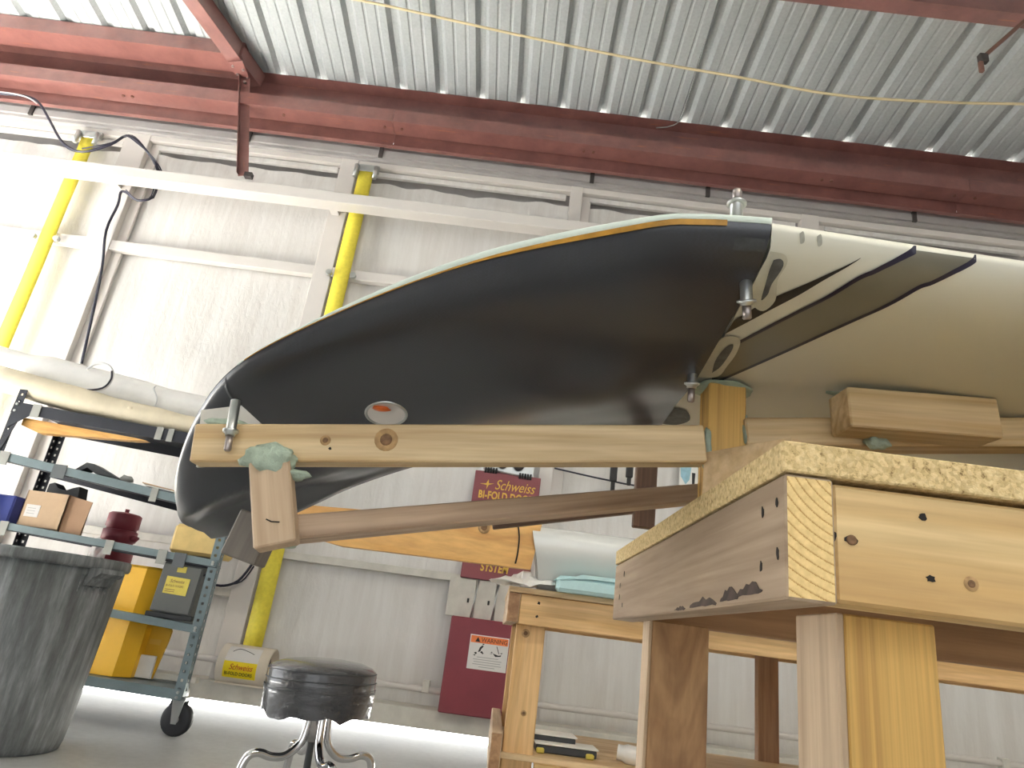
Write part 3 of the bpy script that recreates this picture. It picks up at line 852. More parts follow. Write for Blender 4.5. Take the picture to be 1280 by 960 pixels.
def tip_low(u, v):
    p = fLE(u).lerp(fTE(u), v)
    nose = -0.020 * math.sqrt(max(0, 1 - (1 - min(1, v / 0.10)) ** 2)) * (1 - 0.65 * sstep(0.4, 1, u))
    fade = 1 - sstep(0.90, 1.0, v)
    belly = -0.006 * math.sin(math.pi * min(1, v / 0.7))
    cusp = (-0.014 * math.exp(-((v - 0.54) / 0.16) ** 2) + 0.007 * math.exp(-((v - 0.88) / 0.08) ** 2)) * (1 - sstep(0.5, 0.8, u)) * (0.35 + 0.65 * sstep(0.0, 0.15, u))
    vc = 0.90 - 0.72 * sstep(0.35, 0.98, u)
    ridge = -0.020 * max(0, 1 - abs(v - vc) / 0.24) * sstep(0.45, 0.75, u) * (1 - 0.75 * sstep(0.86, 1.0, u))
    p = p + Vector((0, 0, (nose * fade + belly + cusp + ridge)))
    return p
def tip_up(u, v):
    p = fLE(u).lerp(fTE(u), v)
    th = 0.014 * (1 - 0.75 * sstep(0.2, 1, u))
    z = th * 3.0 * v ** 0.8 * (1 - v)
    return p + Vector((0, 0, z))
NU, NV = 64, 40
tp = thing('carbon_wing_tip', 'black carbon fibre curved wing tip held against the white wing by steel pins', 'wing tip', (-0.15, 0.72, 0.74))
VS = [0, 0.002, 0.008, 0.018, 0.032, 0.05, 0.075, 0.10] + [0.1 + 0.9 * i / (NV - 8) for i in range(1, NV - 7)]
g = [[tip_low(i / NU, v) for v in VS] for i in range(NU + 1)]
surface('lower_skin', g, 'carbon', tp, 0.0)
USPLIT = 0.60
UW = [USPLIT * i / 40 for i in range(41)]
VU = [0, 0.004, 0.012, 0.03, 0.06] + [0.06 + 0.94 * i / 16 for i in range(1, 17)]
def rim(u):
    return 0.0048 * (1 - 0.72 * sstep(0.25, 0.62, u)) * (0.72 + 0.28 * sstep(0.0, 0.25, u))
def outward(u):
    d = (fLE(min(1, u + 0.01)) - fLE(max(0, u - 0.01))).normalized()
    n = Vector((0, 0, 1)).cross(d); n = -n if n.y > 0 else n
    return n.normalized()
gu = []
for u in UW:
    o = outward(u); r = rim(u)
    b = fLE(u); row = [b + o * 0.0005, b + o * (0.5 * r) + Vector((0, 0, 0.3 * r)), b + o * (0.75 * r) + Vector((0, 0, 0.8 * r)), b + o * (0.6 * r) + Vector((0, 0, 1.15 * r))]
    row += [tip_up(u, v) + Vector((0, 0, 1.2 * r)) for v in VU[1:]]
    gu.append(row)
lab(surface('upper_skin', gu, 'gelcoat_edge', tp), 'white upper skin showing as a thin pale rim')
gc = [[tip_up(USPLIT + (1 - USPLIT) * i / 30, v) + Vector((0, 0, 0.0012)) for v in [0] + VU[1:]] for i in range(31)]
surface('tip_cap', gc, 'carbon', tp)
gb = []
for i in range(61):
    u = 0.035 + 0.55 * i / 60; o = outward(u)
    w = 0.0042 * (1 - 0.8 * sstep(0.2, 0.6, u / 0.6))
    p0 = fLE(u) + o * 0.0012
    pl_ = tip_low(u, 0.012)
    gb.append([p0 + Vector((0, 0, 0.0004)), p0 + Vector((0, -0.0004, -0.5 * w)), p0 + Vector((0, 0.0004, -w))])
lab(surface('bond_line', gb, 'bond_gold', tp), 'golden brown bond line')
def seam(u, v0, v1, w=0.0016):
    g = []
    for i in range(21):
        v = v0 + (v1 - v0) * i / 20
        g.append([tip_low(u - w, v) + Vector((0, -0.0010, -0.0010)), tip_low(u + w, v) + Vector((0, -0.0010, -0.0010))])
    return surface('seam', g, 'seam_grey', tp)
seam(0.625, 0.0, 0.30); seam(0.70, 0.0, 0.22, 0.0008)
g = [[tip_low(0.003 + 0.024 * a / 6, 0.010 + 0.018 * b / 4) + Vector((0, -0.0008, -0.0008)) for b in range(5)] for a in range(7)]
lab(surface('primer_smear', g, 'smear_grey', tp), 'grey primer smear')
# round hole with metal ring
def tip_frame(u, v):
    p = tip_low(u, v); du = tip_low(u + 0.01, v) - tip_low(u - 0.01, v); dv = tip_low(u, v + 0.01) - tip_low(u, v - 0.01)
    n = du.cross(dv).normalized(); n = -n if n.z > 0 else n
    x = du.normalized(); y = n.cross(x)
    M = Matrix((x, y, n)).transposed().to_4x4(); M.translation = p; return M
HU, HV = 0.45, 0.40
Mh = tip_frame(HU, HV)
lathe('light_ring', [(0.0205, -0.004), (0.0205, 0.0012), (0.0222, 0.0022), (0.0238, 0.0010), (0.0242, -0.002)], 'zinc', tp, Mh, 36)
lathe('light_well', [(0.0205, 0.0008), (0.0195, -0.001), (0.015, 0.0004), (0.0005, 0.0006)], 'label_white', tp, Mh, 28)
lab(blob('light_bulb', Mh @ Vector((-0.001, -0.0125, 0.0012)), (0.0105, 0.0065, 0.003), 'orange_lens', tp, 3, 0.3), 'orange bulb behind the hole')

# ================================================================== JIG
jg = thing('wooden_jig', 'pine jig of glued sticks on the bench holding up the carbon wing tip', 'jig', (0.0, 0.64, 0.75))
PJ = 0.0365
bm_ = beam('beam', (-0.300, 0.632, 0.751), (0.178, 0.632, 0.8135), 0.024, PJ, 'pine_jig', jg)
def knot(parent, p, n, r, halo=True, sq=1.0):
    n = Vector(n).normalized(); x, y = frame_at(Vector(p), n)
    M = Matrix((x, y, n)).transposed().to_4x4(); M.translation = Vector(p)
    M = M @ Matrix.Diagonal((1, sq, 1, 1))
    if halo: lathe('knot_halo', [(r * 1.9, -0.0008), (r * 1.9, 0.0002), (0.0001, 0.0003)], 'knot_halo', parent, M, 16)
    return lathe('knot', [(r, -0.0008), (r, 0.0004), (r * 0.6, 0.0005), (0.0001, 0.0003)], 'knot_brown', parent, M, 14)
def nail(parent, p, n, r=0.0018, sq=1.0, nm='nail_hole'):
    n = Vector(n).normalized(); x, y = frame_at(Vector(p), n)
    M = Matrix((x, y, n)).transposed().to_4x4(); M.translation = Vector(p)
    k = 11; V = []
    for z, f in ((-0.001, 1.0), (0.0003, 1.0)):
        rnd = random.Random(int(abs(p[0] * 9e4 + p[2] * 7e4 + p[1] * 5e4)))
        for i in range(k):
            a = 2 * math.pi * i / k; q = r * f * (0.65 + 0.6 * rnd.random()); V.append((q * math.cos(a), q * sq * math.sin(a), z))
    F = [tuple(range(k - 1, -1, -1)), tuple(range(k, 2 * k))] + [(i, (i + 1) % k, (i + 1) % k + k, i + k) for i in range(k)]
    return raw(nm, V, F, 'nail_black', parent, M)
knot(bm_, (-0.122, 0.6198, 0.777), (0, -1, 0), 0.0058)
knot(bm_, (-0.178, 0.6197, 0.769), (0, -1, 0), 0.0026)
nail(bm_, (-0.172, 0.6197, 0.762), (0, -1, 0), 0.0015)
beam('leg', (-0.2225, 0.619, 0.742), (-0.1955, 0.609, 0.667), 0.018, 0.036, 'leg_pale', jg, up=(1, 0, 0))
beam('brace', (-0.210, 0.632, 0.6815), (0.245, 0.87, 0.822), 0.024, 0.0225, 'brace_wood', jg, roll=R(-12))
beam('brace', (-0.02, 0.95, 0.762), (0.20, 0.955, 0.816), 0.016, 0.016, 'walnut', jg)
beam('end_block', (-0.236, 0.672, 0.698), (-0.245, 0.672, 0.655), 0.03, 0.036, 'grey_wood', jg, up=(1, 0, 0.5))
tube('scratch', [(-0.207, 0.598, 0.688), (-0.202, 0.598, 0.6865), (-0.195, 0.5982, 0.687)], 0.0006, 'nail_black', jg, 4)
post = beam('post', (0.2080, 0.668, 0.75), (0.2080, 0.668, 0.8895), 0.034, 0.038, 'pine_yellow', jg, up=(1, 0, 0))
beam('back_post', (0.1885, 0.95, 0.782), (0.1885, 0.95, 0.899), 0.014, 0.030, 'walnut', jg, up=(1, 0, 0))
beam('beam', (0.2255, 0.662, 0.8385), (0.75, 0.662, 0.915 - 0.006), 0.034, 0.030, 'pine_jig', jg)
beam('beam_block', (0.309, 0.625, 0.864), (0.456, 0.628, 0.8725), 0.038, 0.040, 'pine_jig', jg)
prism('base_block', [(0.178, 0.63, 0.7505), (0.225, 0.542, 0.7505), (0.226, 0.540, 0.803), (0.179, 0.628, 0.8065)], (0.035, 0.02, 0.0), 'pine_pale', jg)
nail(jg, (0.1835, 0.6245, 0.799), (-1, -0.6, 0), 0.0012)
# putty joints
blob('putty', (-0.222, 0.616, 0.744), (0.023, 0.012, 0.015), 'putty', jg, 1.0, 0.55, 3)
blob('putty', (-0.205, 0.622, 0.734), (0.018, 0.010, 0.006), 'putty', jg, 4.0, 0.4, 3)
blob('putty', (0.208, 0.670, 0.8895), (0.030, 0.024, 0.004), 'putty', jg, 2.0, 0.3, 3)
blob('putty', (0.184, 0.640, 0.815), (0.005, 0.010, 0.020), 'putty', jg, 3.0, 0.3, 3)
blob('putty', (0.227, 0.656, 0.842), (0.004, 0.010, 0.016), 'putty', jg, 5.0, 0.3, 3)
blob('putty', (0.352, 0.640, 0.842), (0.012, 0.008, 0.006), 'putty', jg, 6.0, 0.4, 3)
blob('putty', (0.385, 0.642, 0.889), (0.075, 0.018, 0.004), 'putty', jg, 7.0, 0.3, 3)
blob('putty', (-0.198, 0.640, 0.673), (0.010, 0.010, 0.004), 'putty', jg, 8.0, 0.4, 3)
blob('putty', (-0.285, 0.650, 0.780), (0.026, 0.006, 0.005), 'putty', jg, 9.0, 0.3, 3)
prism('tab_plate', [(-0.317, 0.655, 0.792), (-0.279, 0.655, 0.802), (-0.256, 0.655, 0.787), (-0.252, 0.655, 0.747), (-0.306, 0.655, 0.735), (-0.312, 0.655, 0.764)], (0, 0.004, 0), 'rail_cream', jg)

# ---- spring pins (temporary fasteners)
def fastener(p, d, label, L=0.036, s=1.0):
    d = Vector(d).normalized(); x, y = frame_at(Vector(p), d)
    M = Matrix((x, y, d)).transposed().to_4x4(); M.translation = Vector(p)
    t = thing('spring_fastener', label, 'fastener', p, 'steel spring fasteners')
    lathe('barrel', [(0.0046 * s, -0.004), (0.0046 * s, 0.56 * L), (0.0052 * s, 0.58 * L)], 'zinc', t, M, 18)
    lathe('collar', [(0.0052 * s, 0.55 * L), (0.0072 * s, 0.57 * L), (0.0072 * s, 0.62 * L), (0.0046 * s, 0.66 * L), (0.0046 * s, 0.70 * L)], 'zinc', t, M, 18)
    lathe('plunger', [(0.0034 * s, 0.70 * L), (0.0034 * s, L), (0.0022 * s, 1.03 * L)], 'bolt_steel', t, M, 14)
    return t
fastener((0.1395, 0.424, 0.922), (0.02, 0, 1), 'steel spring fastener standing up on the leading edge rim', 0.030)
fastener((0.1545, 0.446, 0.8935), (0.20, 0.46, -1), 'steel spring fastener beside the upper filler patch on the wing joint', 0.032)
fastener((0.1590, 0.604, 0.8925), (0.06, 0.32, -1), 'steel spring fastener left of the upright post on the wing joint', 0.042)
fastener((-0.2665, 0.612, 0.790), (0.12, -0.05, -1), 'steel spring fastener at the left end of the jig beam', 0.044)

# ================================================================== FRONT WORKBENCH
wb = thing('front_workbench', 'near pine workbench with particle board top at the lower right', 'workbench', (0.7, 0.68, 0))
BX = (0.158, 1.75); BY = (0.392, 0.975)
box('bench_top', (BX[0], BX[1]), (BY[0] - 0.002, BY[1]), (0.731, 0.75), 'particle_board', wb, 0.001)
fr = box('front_rail', (0.1885, BX[1]), (0.394, 0.425), (0.660, 0.728), 'pine', wb, 0.002)
sr = beam('side_rail', (0.1735, 0.391, 0.694), (0.1735, BY[1], 0.694), 0.029, 0.0715, 'weathered', wb, end='rail_endgrain', bevel=0.0015)
br = box('back_rail', (0.188, BX[1]), (0.944, 0.974), (0.660, 0.730), 'fir_brown', wb, 0.002)
beam('leg', (0.2505, 0.484, 0.0), (0.2505, 0.484, 0.660), 0.061, 0.058, 'pine_yellow', wb, up=(1, 0, 0), bevel=0.001)
beam('leg_lit_side', (0.2185, 0.484, 0.0), (0.2185, 0.484, 0.660), 0.062, 0.005, 'leg_pale', wb, up=(1, 0, 0), bevel=0.001)  # thin pale layer: cool left daylight put into the wood colour
beam('leg', (0.2285, 0.90, 0.0), (0.2285, 0.90, 0.660), 0.036, 0.070, 'fir_red', wb, up=(1, 0, 0), bevel=0.001)
beam('leg_lit_side', (0.1915, 0.90, 0.0), (0.1915, 0.90, 0.660), 0.037, 0.004, 'leg_pale', wb, up=(1, 0, 0), bevel=0.0008)  # rear leg's left side, daylight coloured in the same way
beam('leg', (1.68, 0.484, 0.0), (1.68, 0.484, 0.660), 0.061, 0.063, 'pine_yellow', wb, up=(1, 0, 0), bevel=0.002)
beam('leg', (1.68, 0.90, 0.0), (1.68, 0.90, 0.660), 0.036, 0.072, 'fir_red', wb, up=(1, 0, 0), bevel=0.002)
for (x, z, r, sq) in ((0.1985, 0.696, 0.0036, 0.8), (0.241, 0.715, 0.0027, 0.7), (0.2425, 0.680, 0.0026, 0.8), (0.1885, 0.697, 0.0014, 2.2)):
    nail(fr, (x, 0.3938, z), (0, -1, 0), r, sq, 'nail_hole')
knot(fr, (0.2655, 0.3938, 0.680), (0, -1, 0), 0.0022)
knot(fr, (0.1985, 0.3938, 0.696), (0, -1, 0), 0.0030, False)
for (y, z) in ((0.402, 0.714), (0.402, 0.684), (0.425, 0.712), (0.428, 0.679), (0.93, 0.70), (0.905, 0.713), (0.905, 0.675), (0.93, 0.685)):
    nail(sr, (0.1588, y, z), (-1, 0, 0), 0.0018, 1.8)
for (ya, yb, zt, zb) in ((0.425, 0.470, 0.673, 0.664), (0.468, 0.505, 0.6715, 0.662), (0.515, 0.585, 0.667, 0.6605), (0.60, 0.635, 0.663, 0.6598)):
    rb_ = random.Random(int(ya * 1000)); n_ = 9; top_, bot_ = [], []
    for i in range(n_):
        y_ = ya + (yb - ya) * i / (n_ - 1); e_ = math.sin(math.pi * (i + 0.4) / n_)
        top_.append((0.1588, y_, zb + (zt - zb) * e_ * (0.45 + 0.7 * rb_.random())))
        bot_.append((0.1588, y_ + 0.002, zb - 0.001 * rb_.random()))
    prism('bark_edge', top_ + bot_[::-1], (-0.0004, 0, 0), 'bark', sr)
# dark panel resting on the bench behind the jig
tag(box('dark_slab', (0.56, 1.3), (0.80, 0.815), (0.7505, 0.885), 'dark_panel', None, 0.002), 'dark grey panel standing on the near workbench behind the jig', 'panel')

# ================================================================== BACK WORKBENCH
bb = thing('back_workbench', 'long pine workbench behind, holding the white fairing and blue foam', 'workbench', (0.9, 2.3, 0))
box('bench_top', (0.030, 2.6), (1.985, 2.65), (0.737, 0.752), 'pine_pale', bb, 0.001)
bfr = box('front_rail', (0.066, 2.6), (2.0, 2.038), (0.655, 0.736), 'bench_pine', bb, 0.002)
beam('side_rail', (0.048, 1.995, 0.6965), (0.048, 2.64, 0.6965), 0.034, 0.079, 'leg_pale', bb, end='fir_brown', bevel=0.002)
box('back_rail', (0.066, 2.6), (2.60, 2.638), (0.655, 0.736), 'bench_pine', bb, 0.002)
beam('leg', (0.105, 2.06, 0.0), (0.105, 2.06, 0.655), 0.040, 0.082, 'bench_pine', bb, up=(1, 0, 0), bevel=0.002)
beam('leg', (0.978, 2.585, 0.0), (0.978, 2.585, 0.735), 0.036, 0.072, 'fir_brown', bb, up=(1, 0, 0), bevel=0.002)
beam('leg', (0.09, 2.585, 0.0), (0.09, 2.585, 0.655), 0.040, 0.05, 'bench_pine', bb, up=(1, 0, 0), bevel=0.002)
beam('leg', (2.5, 2.06, 0.0), (2.5, 2.06, 0.655), 0.040, 0.082, 'bench_pine', bb, up=(1, 0, 0), bevel=0.002)
for (x, z) in ((0.118, 0.716), (0.116, 0.680)): nail(bfr, (x, 1.9998, z), (0, -1, 0), 0.004, 1.0, 'nail_hole')
knot(bb, (0.092, 2.0393, 0.633), (0, -1, 0), 0.006)
knot(bb, (0.110, 2.0393, 0.43), (0, -1, 0), 0.004)
box('lower_shelf', (0.045, 2.5), (2.02, 2.60), (0.318, 0.332), 'pine_pale', bb, 0.001)
box('shelf_rail', (0.15, 2.5), (2.00, 2.036), (0.262, 0.318), 'pine', bb, 0.002)
beam('shelf_end', (0.045, 1.995, 0.325), (0.045, 2.62, 0.325), 0.030, 0.11, 'leg_pale', bb, bevel=0.002, end='fir_brown')

# white fairing standing on the foam
ff = thing('white_fairing', 'glossy white curved wing fairing lying on blue foam on the back workbench', 'fairing', (0.5, 2.0, 0.752))
prof = []
for i in range(25):
    a = R(-100 + 230 * i / 24)      # nose arc from under the front round over the top
    prof.append((1.985 - 0.050 * math.cos(a) * 1.0, 0.868 + 0.056 * math.sin(a)))
prof = [(2.030, 0.757), (2.012, 0.775), (1.997, 0.800)] + [p for p in prof] + [(2.05, 0.86), (2.055, 0.80), (2.05, 0.757)]
front = []
for i in range(31):
    t = i / 30
    z = 0.757 + 0.168 * t
    # seen from the front: nose curls over at the top, belly sweeps back and in below
    y = 1.945 + 0.065 * (1 - sstep(0.0, 0.72, t)) ** 1.3 * 1.3 + (0.045 * ((t - 0.78) / 0.22) ** 2 if t > 0.78 else 0)
    front.append((y, z))
back = [(2.045, 0.918), (2.085, 0.88), (2.095, 0.82), (2.085, 0.757)]
pf = front + back
gx = [0.092, 0.094, 0.25, 0.45, 0.7, 1.0]
surface('fairing_skin', [[(x + 0.018 * math.cos(3.0 * (z - 0.757) / 0.168) , y, z) for y, z in pf] for x in gx], 'fairing_white', ff, 0.004)
tag(box('foam_block', (0.158, 0.95), (1.935, 2.0), (0.7525, 0.792), 'foam_blue', None, 0.008), 'pale blue foam slab under the white fairing on the back workbench', 'foam')
fb = prism('foam_wedge', [(0.150, 1.932, 0.780), (0.185, 1.930, 0.786), (0.225, 1.931, 0.802), (0.35, 1.936, 0.804), (0.80, 1.936, 0.804), (0.80, 1.936, 0.7925), (0.165, 1.932, 0.7925), (0.15, 1.93, 0.785)][:7], (0, 0.05, 0), 'foam_blue', None)
fb.name = 'foam_wedge'
tag(fb, 'blue foam wedge cradling the white fairing on top of the slab', 'foam')
# orange plank sticking out of the fairing
pk = prism('wing_plank', [(-0.66, 1.93, 0.825), (-0.66, 1.93, 0.888), (0.100, 1.955, 0.928), (0.082, 1.955, 0.800), (-0.45, 1.94, 0.795)], (0, 0.032, 0), 'orange_ply', None)
tag(pk, 'orange plywood plank ending against the white fairing, below the jig brace', 'plank')
knot(pk, (-0.062, 1.9475, 0.897), (0, -1, 0), 0.009)
tube('crack', [(0.030, 1.951, 0.926), (0.040, 1.951, 0.885), (0.041, 1.951, 0.84), (0.038, 1.951, 0.810)], 0.0022, 'nail_black', pk, 5, 3)
tag(box('plank_rest', (0.060, 0.088), (1.99, 2.03), (0.7525, 0.797), 'wrap_white', None, 0.004), 'white block under the plank end on the back workbench', 'block')
# crumpled film
def crumple(name, cx, cy, cz, sx, sy, sz, mat, seed, parent=None, nx=14, ny=10):
    g = []
    for i in range(nx):
        row = []
        for j in range(ny):
            a, b = i / (nx - 1), j / (ny - 1)
            h = noise.noise(Vector((a * 3 + seed, b * 3, seed))) * 0.7 + noise.noise(Vector((a * 8, b * 8 + seed, 2))) * 0.35
            edge = math.sin(math.pi * a) ** 0.5 * math.sin(math.pi * b) ** 0.5
            row.append((cx + (a - 0.5) * sx + 0.05 * sx * noise.noise(Vector((a * 5, b * 5, seed + 4))), cy + (b - 0.5) * sy, cz + sz * max(0.0, 0.45 + h) * (0.35 + 0.65 * edge)))
        g.append(row)
    return surface(name, g, mat, parent, 0.0012, smooth=False)
tag(crumple('plastic_sheet', 0.075, 2.02, 0.7535, 0.20, 0.10, 0.055, 'wrap_white', 3.0), 'crumpled white plastic sheet on the near corner of the back workbench', 'plastic')
# things on the back bench's lower shelf
fs = thing('foam_strips', 'black edged white foam strips stacked on the lower shelf of the back bench', 'foam', (0.23, 2.16, 0.332))
for (x0, x1, y0, z0, h) in ((0.155, 0.325, 2.10, 0.3335, 0.020), (0.150, 0.270, 2.15, 0.355, 0.016)):
    s = box('strip_core', (x0, x1), (y0, y0 + 0.09), (z0, z0 + h), 'dark_plastic', fs, 0.003, Matrix.Rotation(R(2), 4, 'Z'))
    box('strip_top', (x0 - 0.002, x1 + 0.004), (y0 - 0.002, y0 + 0.09), (z0 + h, z0 + h + 0.004), 'paper_white', fs, 0.001, Matrix.Rotation(R(2), 4, 'Z'))
for x in (0.158, 0.295): box('foot_block', (x, x + 0.022), (2.085, 2.10), (0.3325, 0.346), 'label_faded', fs, 0.003)
tag(tube('rag_roll', [(0.385, 2.12, 0.358), (0.41, 2.115, 0.356), (0.45, 2.11, 0.352), (0.52, 2.10, 0.350)], [0.020, 0.025, 0.023, 0.016], 'wrap_white', None, 12, 3), 'white rolled rag on the lower shelf of the back bench', 'rag')
tag(crumple('paper_sheet', 0.68, 2.09, 0.333, 0.16, 0.12, 0.02, 'paper_white', 8.0), 'loose white paper on the lower shelf of the back bench, behind the legs', 'paper')

# masking paper and plugs on the door behind the jig
mk = thing('masking_paper', 'paint smeared masking paper taped to the door, just right of the jig back post', 'paper', (1.35, 4.27, 1.62))
box('paper_sheet', (1.06, 1.42), (4.262, 4.266), (1.55, 1.95), 'paper_white', mk, 0)
for (x, z, w, h, m) in ((1.10, 1.74, 0.08, 0.16, 'paint_blue'), (1.23, 1.80, 0.14, 0.1, 'paint_blue'), (1.15, 1.69, 0.022, 0.10, 'print_black'), (1.36, 1.64, 0.03, 0.07, 'print_grey'), (1.40, 1.75, 0.03, 0.14, 'print_black'), (1.30, 1.60, 0.03, 0.05, 'print_black')):
    prism('paint_smear', [(x - w / 2, 4.2615, z + h / 2), (x + w / 2, 4.2615, z + h / 2), (x + w * 0.3, 4.2615, z - h * 0.3), (x, 4.2615, z - h / 2), (x - w * 0.4, 4.2615, z - h * 0.2)], (0, -0.0008, 0), m, mk)
for i, (x, z, h) in enumerate(((0.635, 1.56, 0.17), (0.735, 1.60, 0.13))):
    p = thing('hanging_plug', ('longer' if i == 0 else 'shorter') + ' black plug hanging on the door just below the jig beam', 'plug', (x, 4.25, z))
    box('plug_body', (x - 0.022, x + 0.022), (4.225, 4.255), (z + 0.05, z + h), 'print_black', p, 0.006)
    box('plug_tip', (x - 0.013, x + 0.013), (4.23, 4.25), (z - (0.04 if i == 0 else 0.0), z + 0.05), 'print_black', p, 0.004)
tag(tube('door_wire', [(0.26, 4.28, 1.66), (0.6, 4.27, 1.625), (0.9, 4.28, 1.615), (1.9, 4.28, 1.64)], 0.006, 'cable_black', None, 5, 4), 'thin dark wire running along the door behind the jig brace', 'wire')

# ================================================================== STOOL
sl = thing('shop_stool', 'low round stool with black plastic wrapped seat and bent chrome legs', 'stool', (-0.468, 2.2, 0))
Ms = Matrix.Translation((-0.468, 2.2, 0)) @ Matrix.Rotation(R(-2), 4, 'Y')
lathe('seat', [(0.001, 0.490), (0.06, 0.489), (0.11, 0.483), (0.143, 0.472), (0.155, 0.462), (0.158, 0.452), (0.157, 0.437), (0.1585, 0.433), (0.159, 0.42), (0.1575, 0.409), (0.159, 0.404), (0.158, 0.385), (0.152, 0.371), (0.138, 0.362), (0.001, 0.360)], 'vinyl', sl, Ms, 56)
for z, r in ((0.458, 0.1565), (0.434, 0.1590), (0.407, 0.1592)):
    lathe('piping', [(r - 0.002, z - 0.002), (r + 0.0022, z), (r - 0.002, z + 0.002)], 'dark_plastic', sl, Ms, 56)
fm = []
for i in range(57):
    a = 2 * math.pi * i / 56; row = []
    for j in range(9):
        z = 0.340 + 0.075 * j / 8
        rr_ = 0.1605 - 0.006 * (1 - j / 8) + 0.0035 * noise.noise(Vector((math.cos(a) * 5, math.sin(a) * 5, j * 0.7)))
        if j == 0: z += 0.020 * noise.noise(Vector((math.cos(a) * 3, math.sin(a) * 3, 5)))
        row.append(Ms @ Vector((rr_ * math.cos(a), rr_ * math.sin(a), z)))
    fm.append(row)
lab(surface('plastic_wrap', fm, 'vinyl', sl), 'loose shiny plastic wrap')
lathe('hub', [(0.001, 0.36), (0.05, 0.358), (0.045, 0.345), (0.024, 0.335), (0.024, 0.27), (0.001, 0.27)], 'chrome', sl, Ms, 20)
tube('screw_rod', [Ms @ Vector((0, 0, 0.34)), Ms @ Vector((0, 0, 0.14))], 0.0105, 'dark_plastic', sl, 12)
for a in (32, 122, 212, 302):
    ca, sa_ = math.cos(R(a)), math.sin(R(a))
    path = [(0.028, 0.355), (0.030, 0.31), (0.040, 0.265), (0.075, 0.232), (0.115, 0.228), (0.150, 0.237), (0.178, 0.228), (0.192, 0.19), (0.205, 0.10), (0.220, 0.012)]
    tube('leg', [Vector((-0.468 + r_ * ca, 2.2 + r_ * sa_, z_)) for r_, z_ in path], 0.0115, 'chrome', sl, 12, 4)

# ================================================================== BIN
bn = thing('waste_bin', 'large scuffed grey plastic waste bin standing at the lower left', 'bin', (-1.80, 2.9, 0))
Mb = Matrix.Translation((-1.80, 2.9, 0))
lathe('bin_body', [(0.20, 0.0), (0.214, 0.004), (0.222, 0.03), (0.232, 0.14), (0.246, 0.42), (0.256, 0.662), (0.250, 0.662), (0.238, 0.40), (0.21, 0.02), (0.001, 0.02)], 'bin_plastic', bn, Mb, 72)
lathe('bin_rim', [(0.250, 0.660), (0.268, 0.664), (0.272, 0.672), (0.272, 0.698), (0.266, 0.706), (0.252, 0.706), (0.250, 0.660)], 'bin_plastic', bn, Mb, 72)
hp = [(0.255, 0.665), (0.312, 0.668), (0.318, 0.650), (0.300, 0.636), (0.285, 0.632), (0.262, 0.600), (0.254, 0.600)]
for sgn in (0, math.pi):
    dx, dy = math.cos(sgn - 0.35), math.sin(sgn - 0.35); tx, ty = -dy, dx
    prism('handle', [(-1.80 + dx * r_ - tx * 0.055, 2.9 + dy * r_ - ty * 0.055, z_) for r_, z_ in hp], (tx * 0.11, ty * 0.11, 0), 'bin_plastic', bn)
for k in range(9):
    a = -0.62 + k * 0.06; dx, dy = math.cos(a), math.sin(a)
    beam('rib', (-1.80 + dx * 0.262, 2.9 + dy * 0.262, 0.64), (-1.80 + dx * 0.250, 2.9 + dy * 0.250, 0.575 + 0.02 * (k % 2)), 0.006, 0.012, 'bin_plastic', bn, up=(dx, dy, 0))

# ================================================================== CART
ct = thing('shelf_cart', 'grey slotted steel shelf cart on casters against the white door', 'cart', (-2.0, 3.7, 0))
def perforated(name, p0, p1, wdir, width, mat, parent, step=0.038, hole=0.013):
    """one flange of a slotted angle with real square holes"""
    p0 = Vector(p0); p1 = Vector(p1); d = (p1 - p0); L = d.length; d.normalize(); w = Vector(wdir).normalized()
    a = (width - hole) / 2; V, F = [], []
    def quad(s0, s1, t0, t1):
        n = len(V); V.extend([p0 + d * s0 + w * t0, p0 + d * s1 + w * t0, p0 + d * s1 + w * t1, p0 + d * s0 + w * t1]); F.append((n, n + 1, n + 2, n + 3))
    quad(0, L, 0, a); quad(0, L, a + hole, width)
    s = 0
    while s < L:
        e = min(L, s + step - hole); quad(s, e, a, a + hole); s += step
    o = raw(name, V, F, mat, parent)
    md = o.modifiers.new('thickness', 'SOLIDIFY'); md.thickness = 0.003
    return o
YF, YB = 3.48, 3.90
XL, XRT = -2.66, -1.385
for xp, sx in ((XL, 1), (XRT, -1)):
    for y, sy in ((YF, 1), (YB, -1)):
        top = 1.52; x = xp - (0.17 if (xp == XRT and y == YB) else 0)
        mat = 'cart_dark' if xp == XL else 'cart_steel'
        q = perforated('post', (x, y, 0.17), (x, y, top), (sx, 0, 0), 0.042, mat, ct)
        q2 = perforated('post_flange', (x, y, 0.17), (x, y, top), (0, sy, 0), 0.042, mat, ct)
LEV = {'T': (1.450, 1.385), 'A': (1.185, 1.050), 'B': (0.845, 0.788), 'C': (0.545, 0.482), 'D': (0.222, 0.200)}
def sz(l, x):
    a, b = LEV[l]; return a + (b - a) * (x - XL) / (XRT - XL)
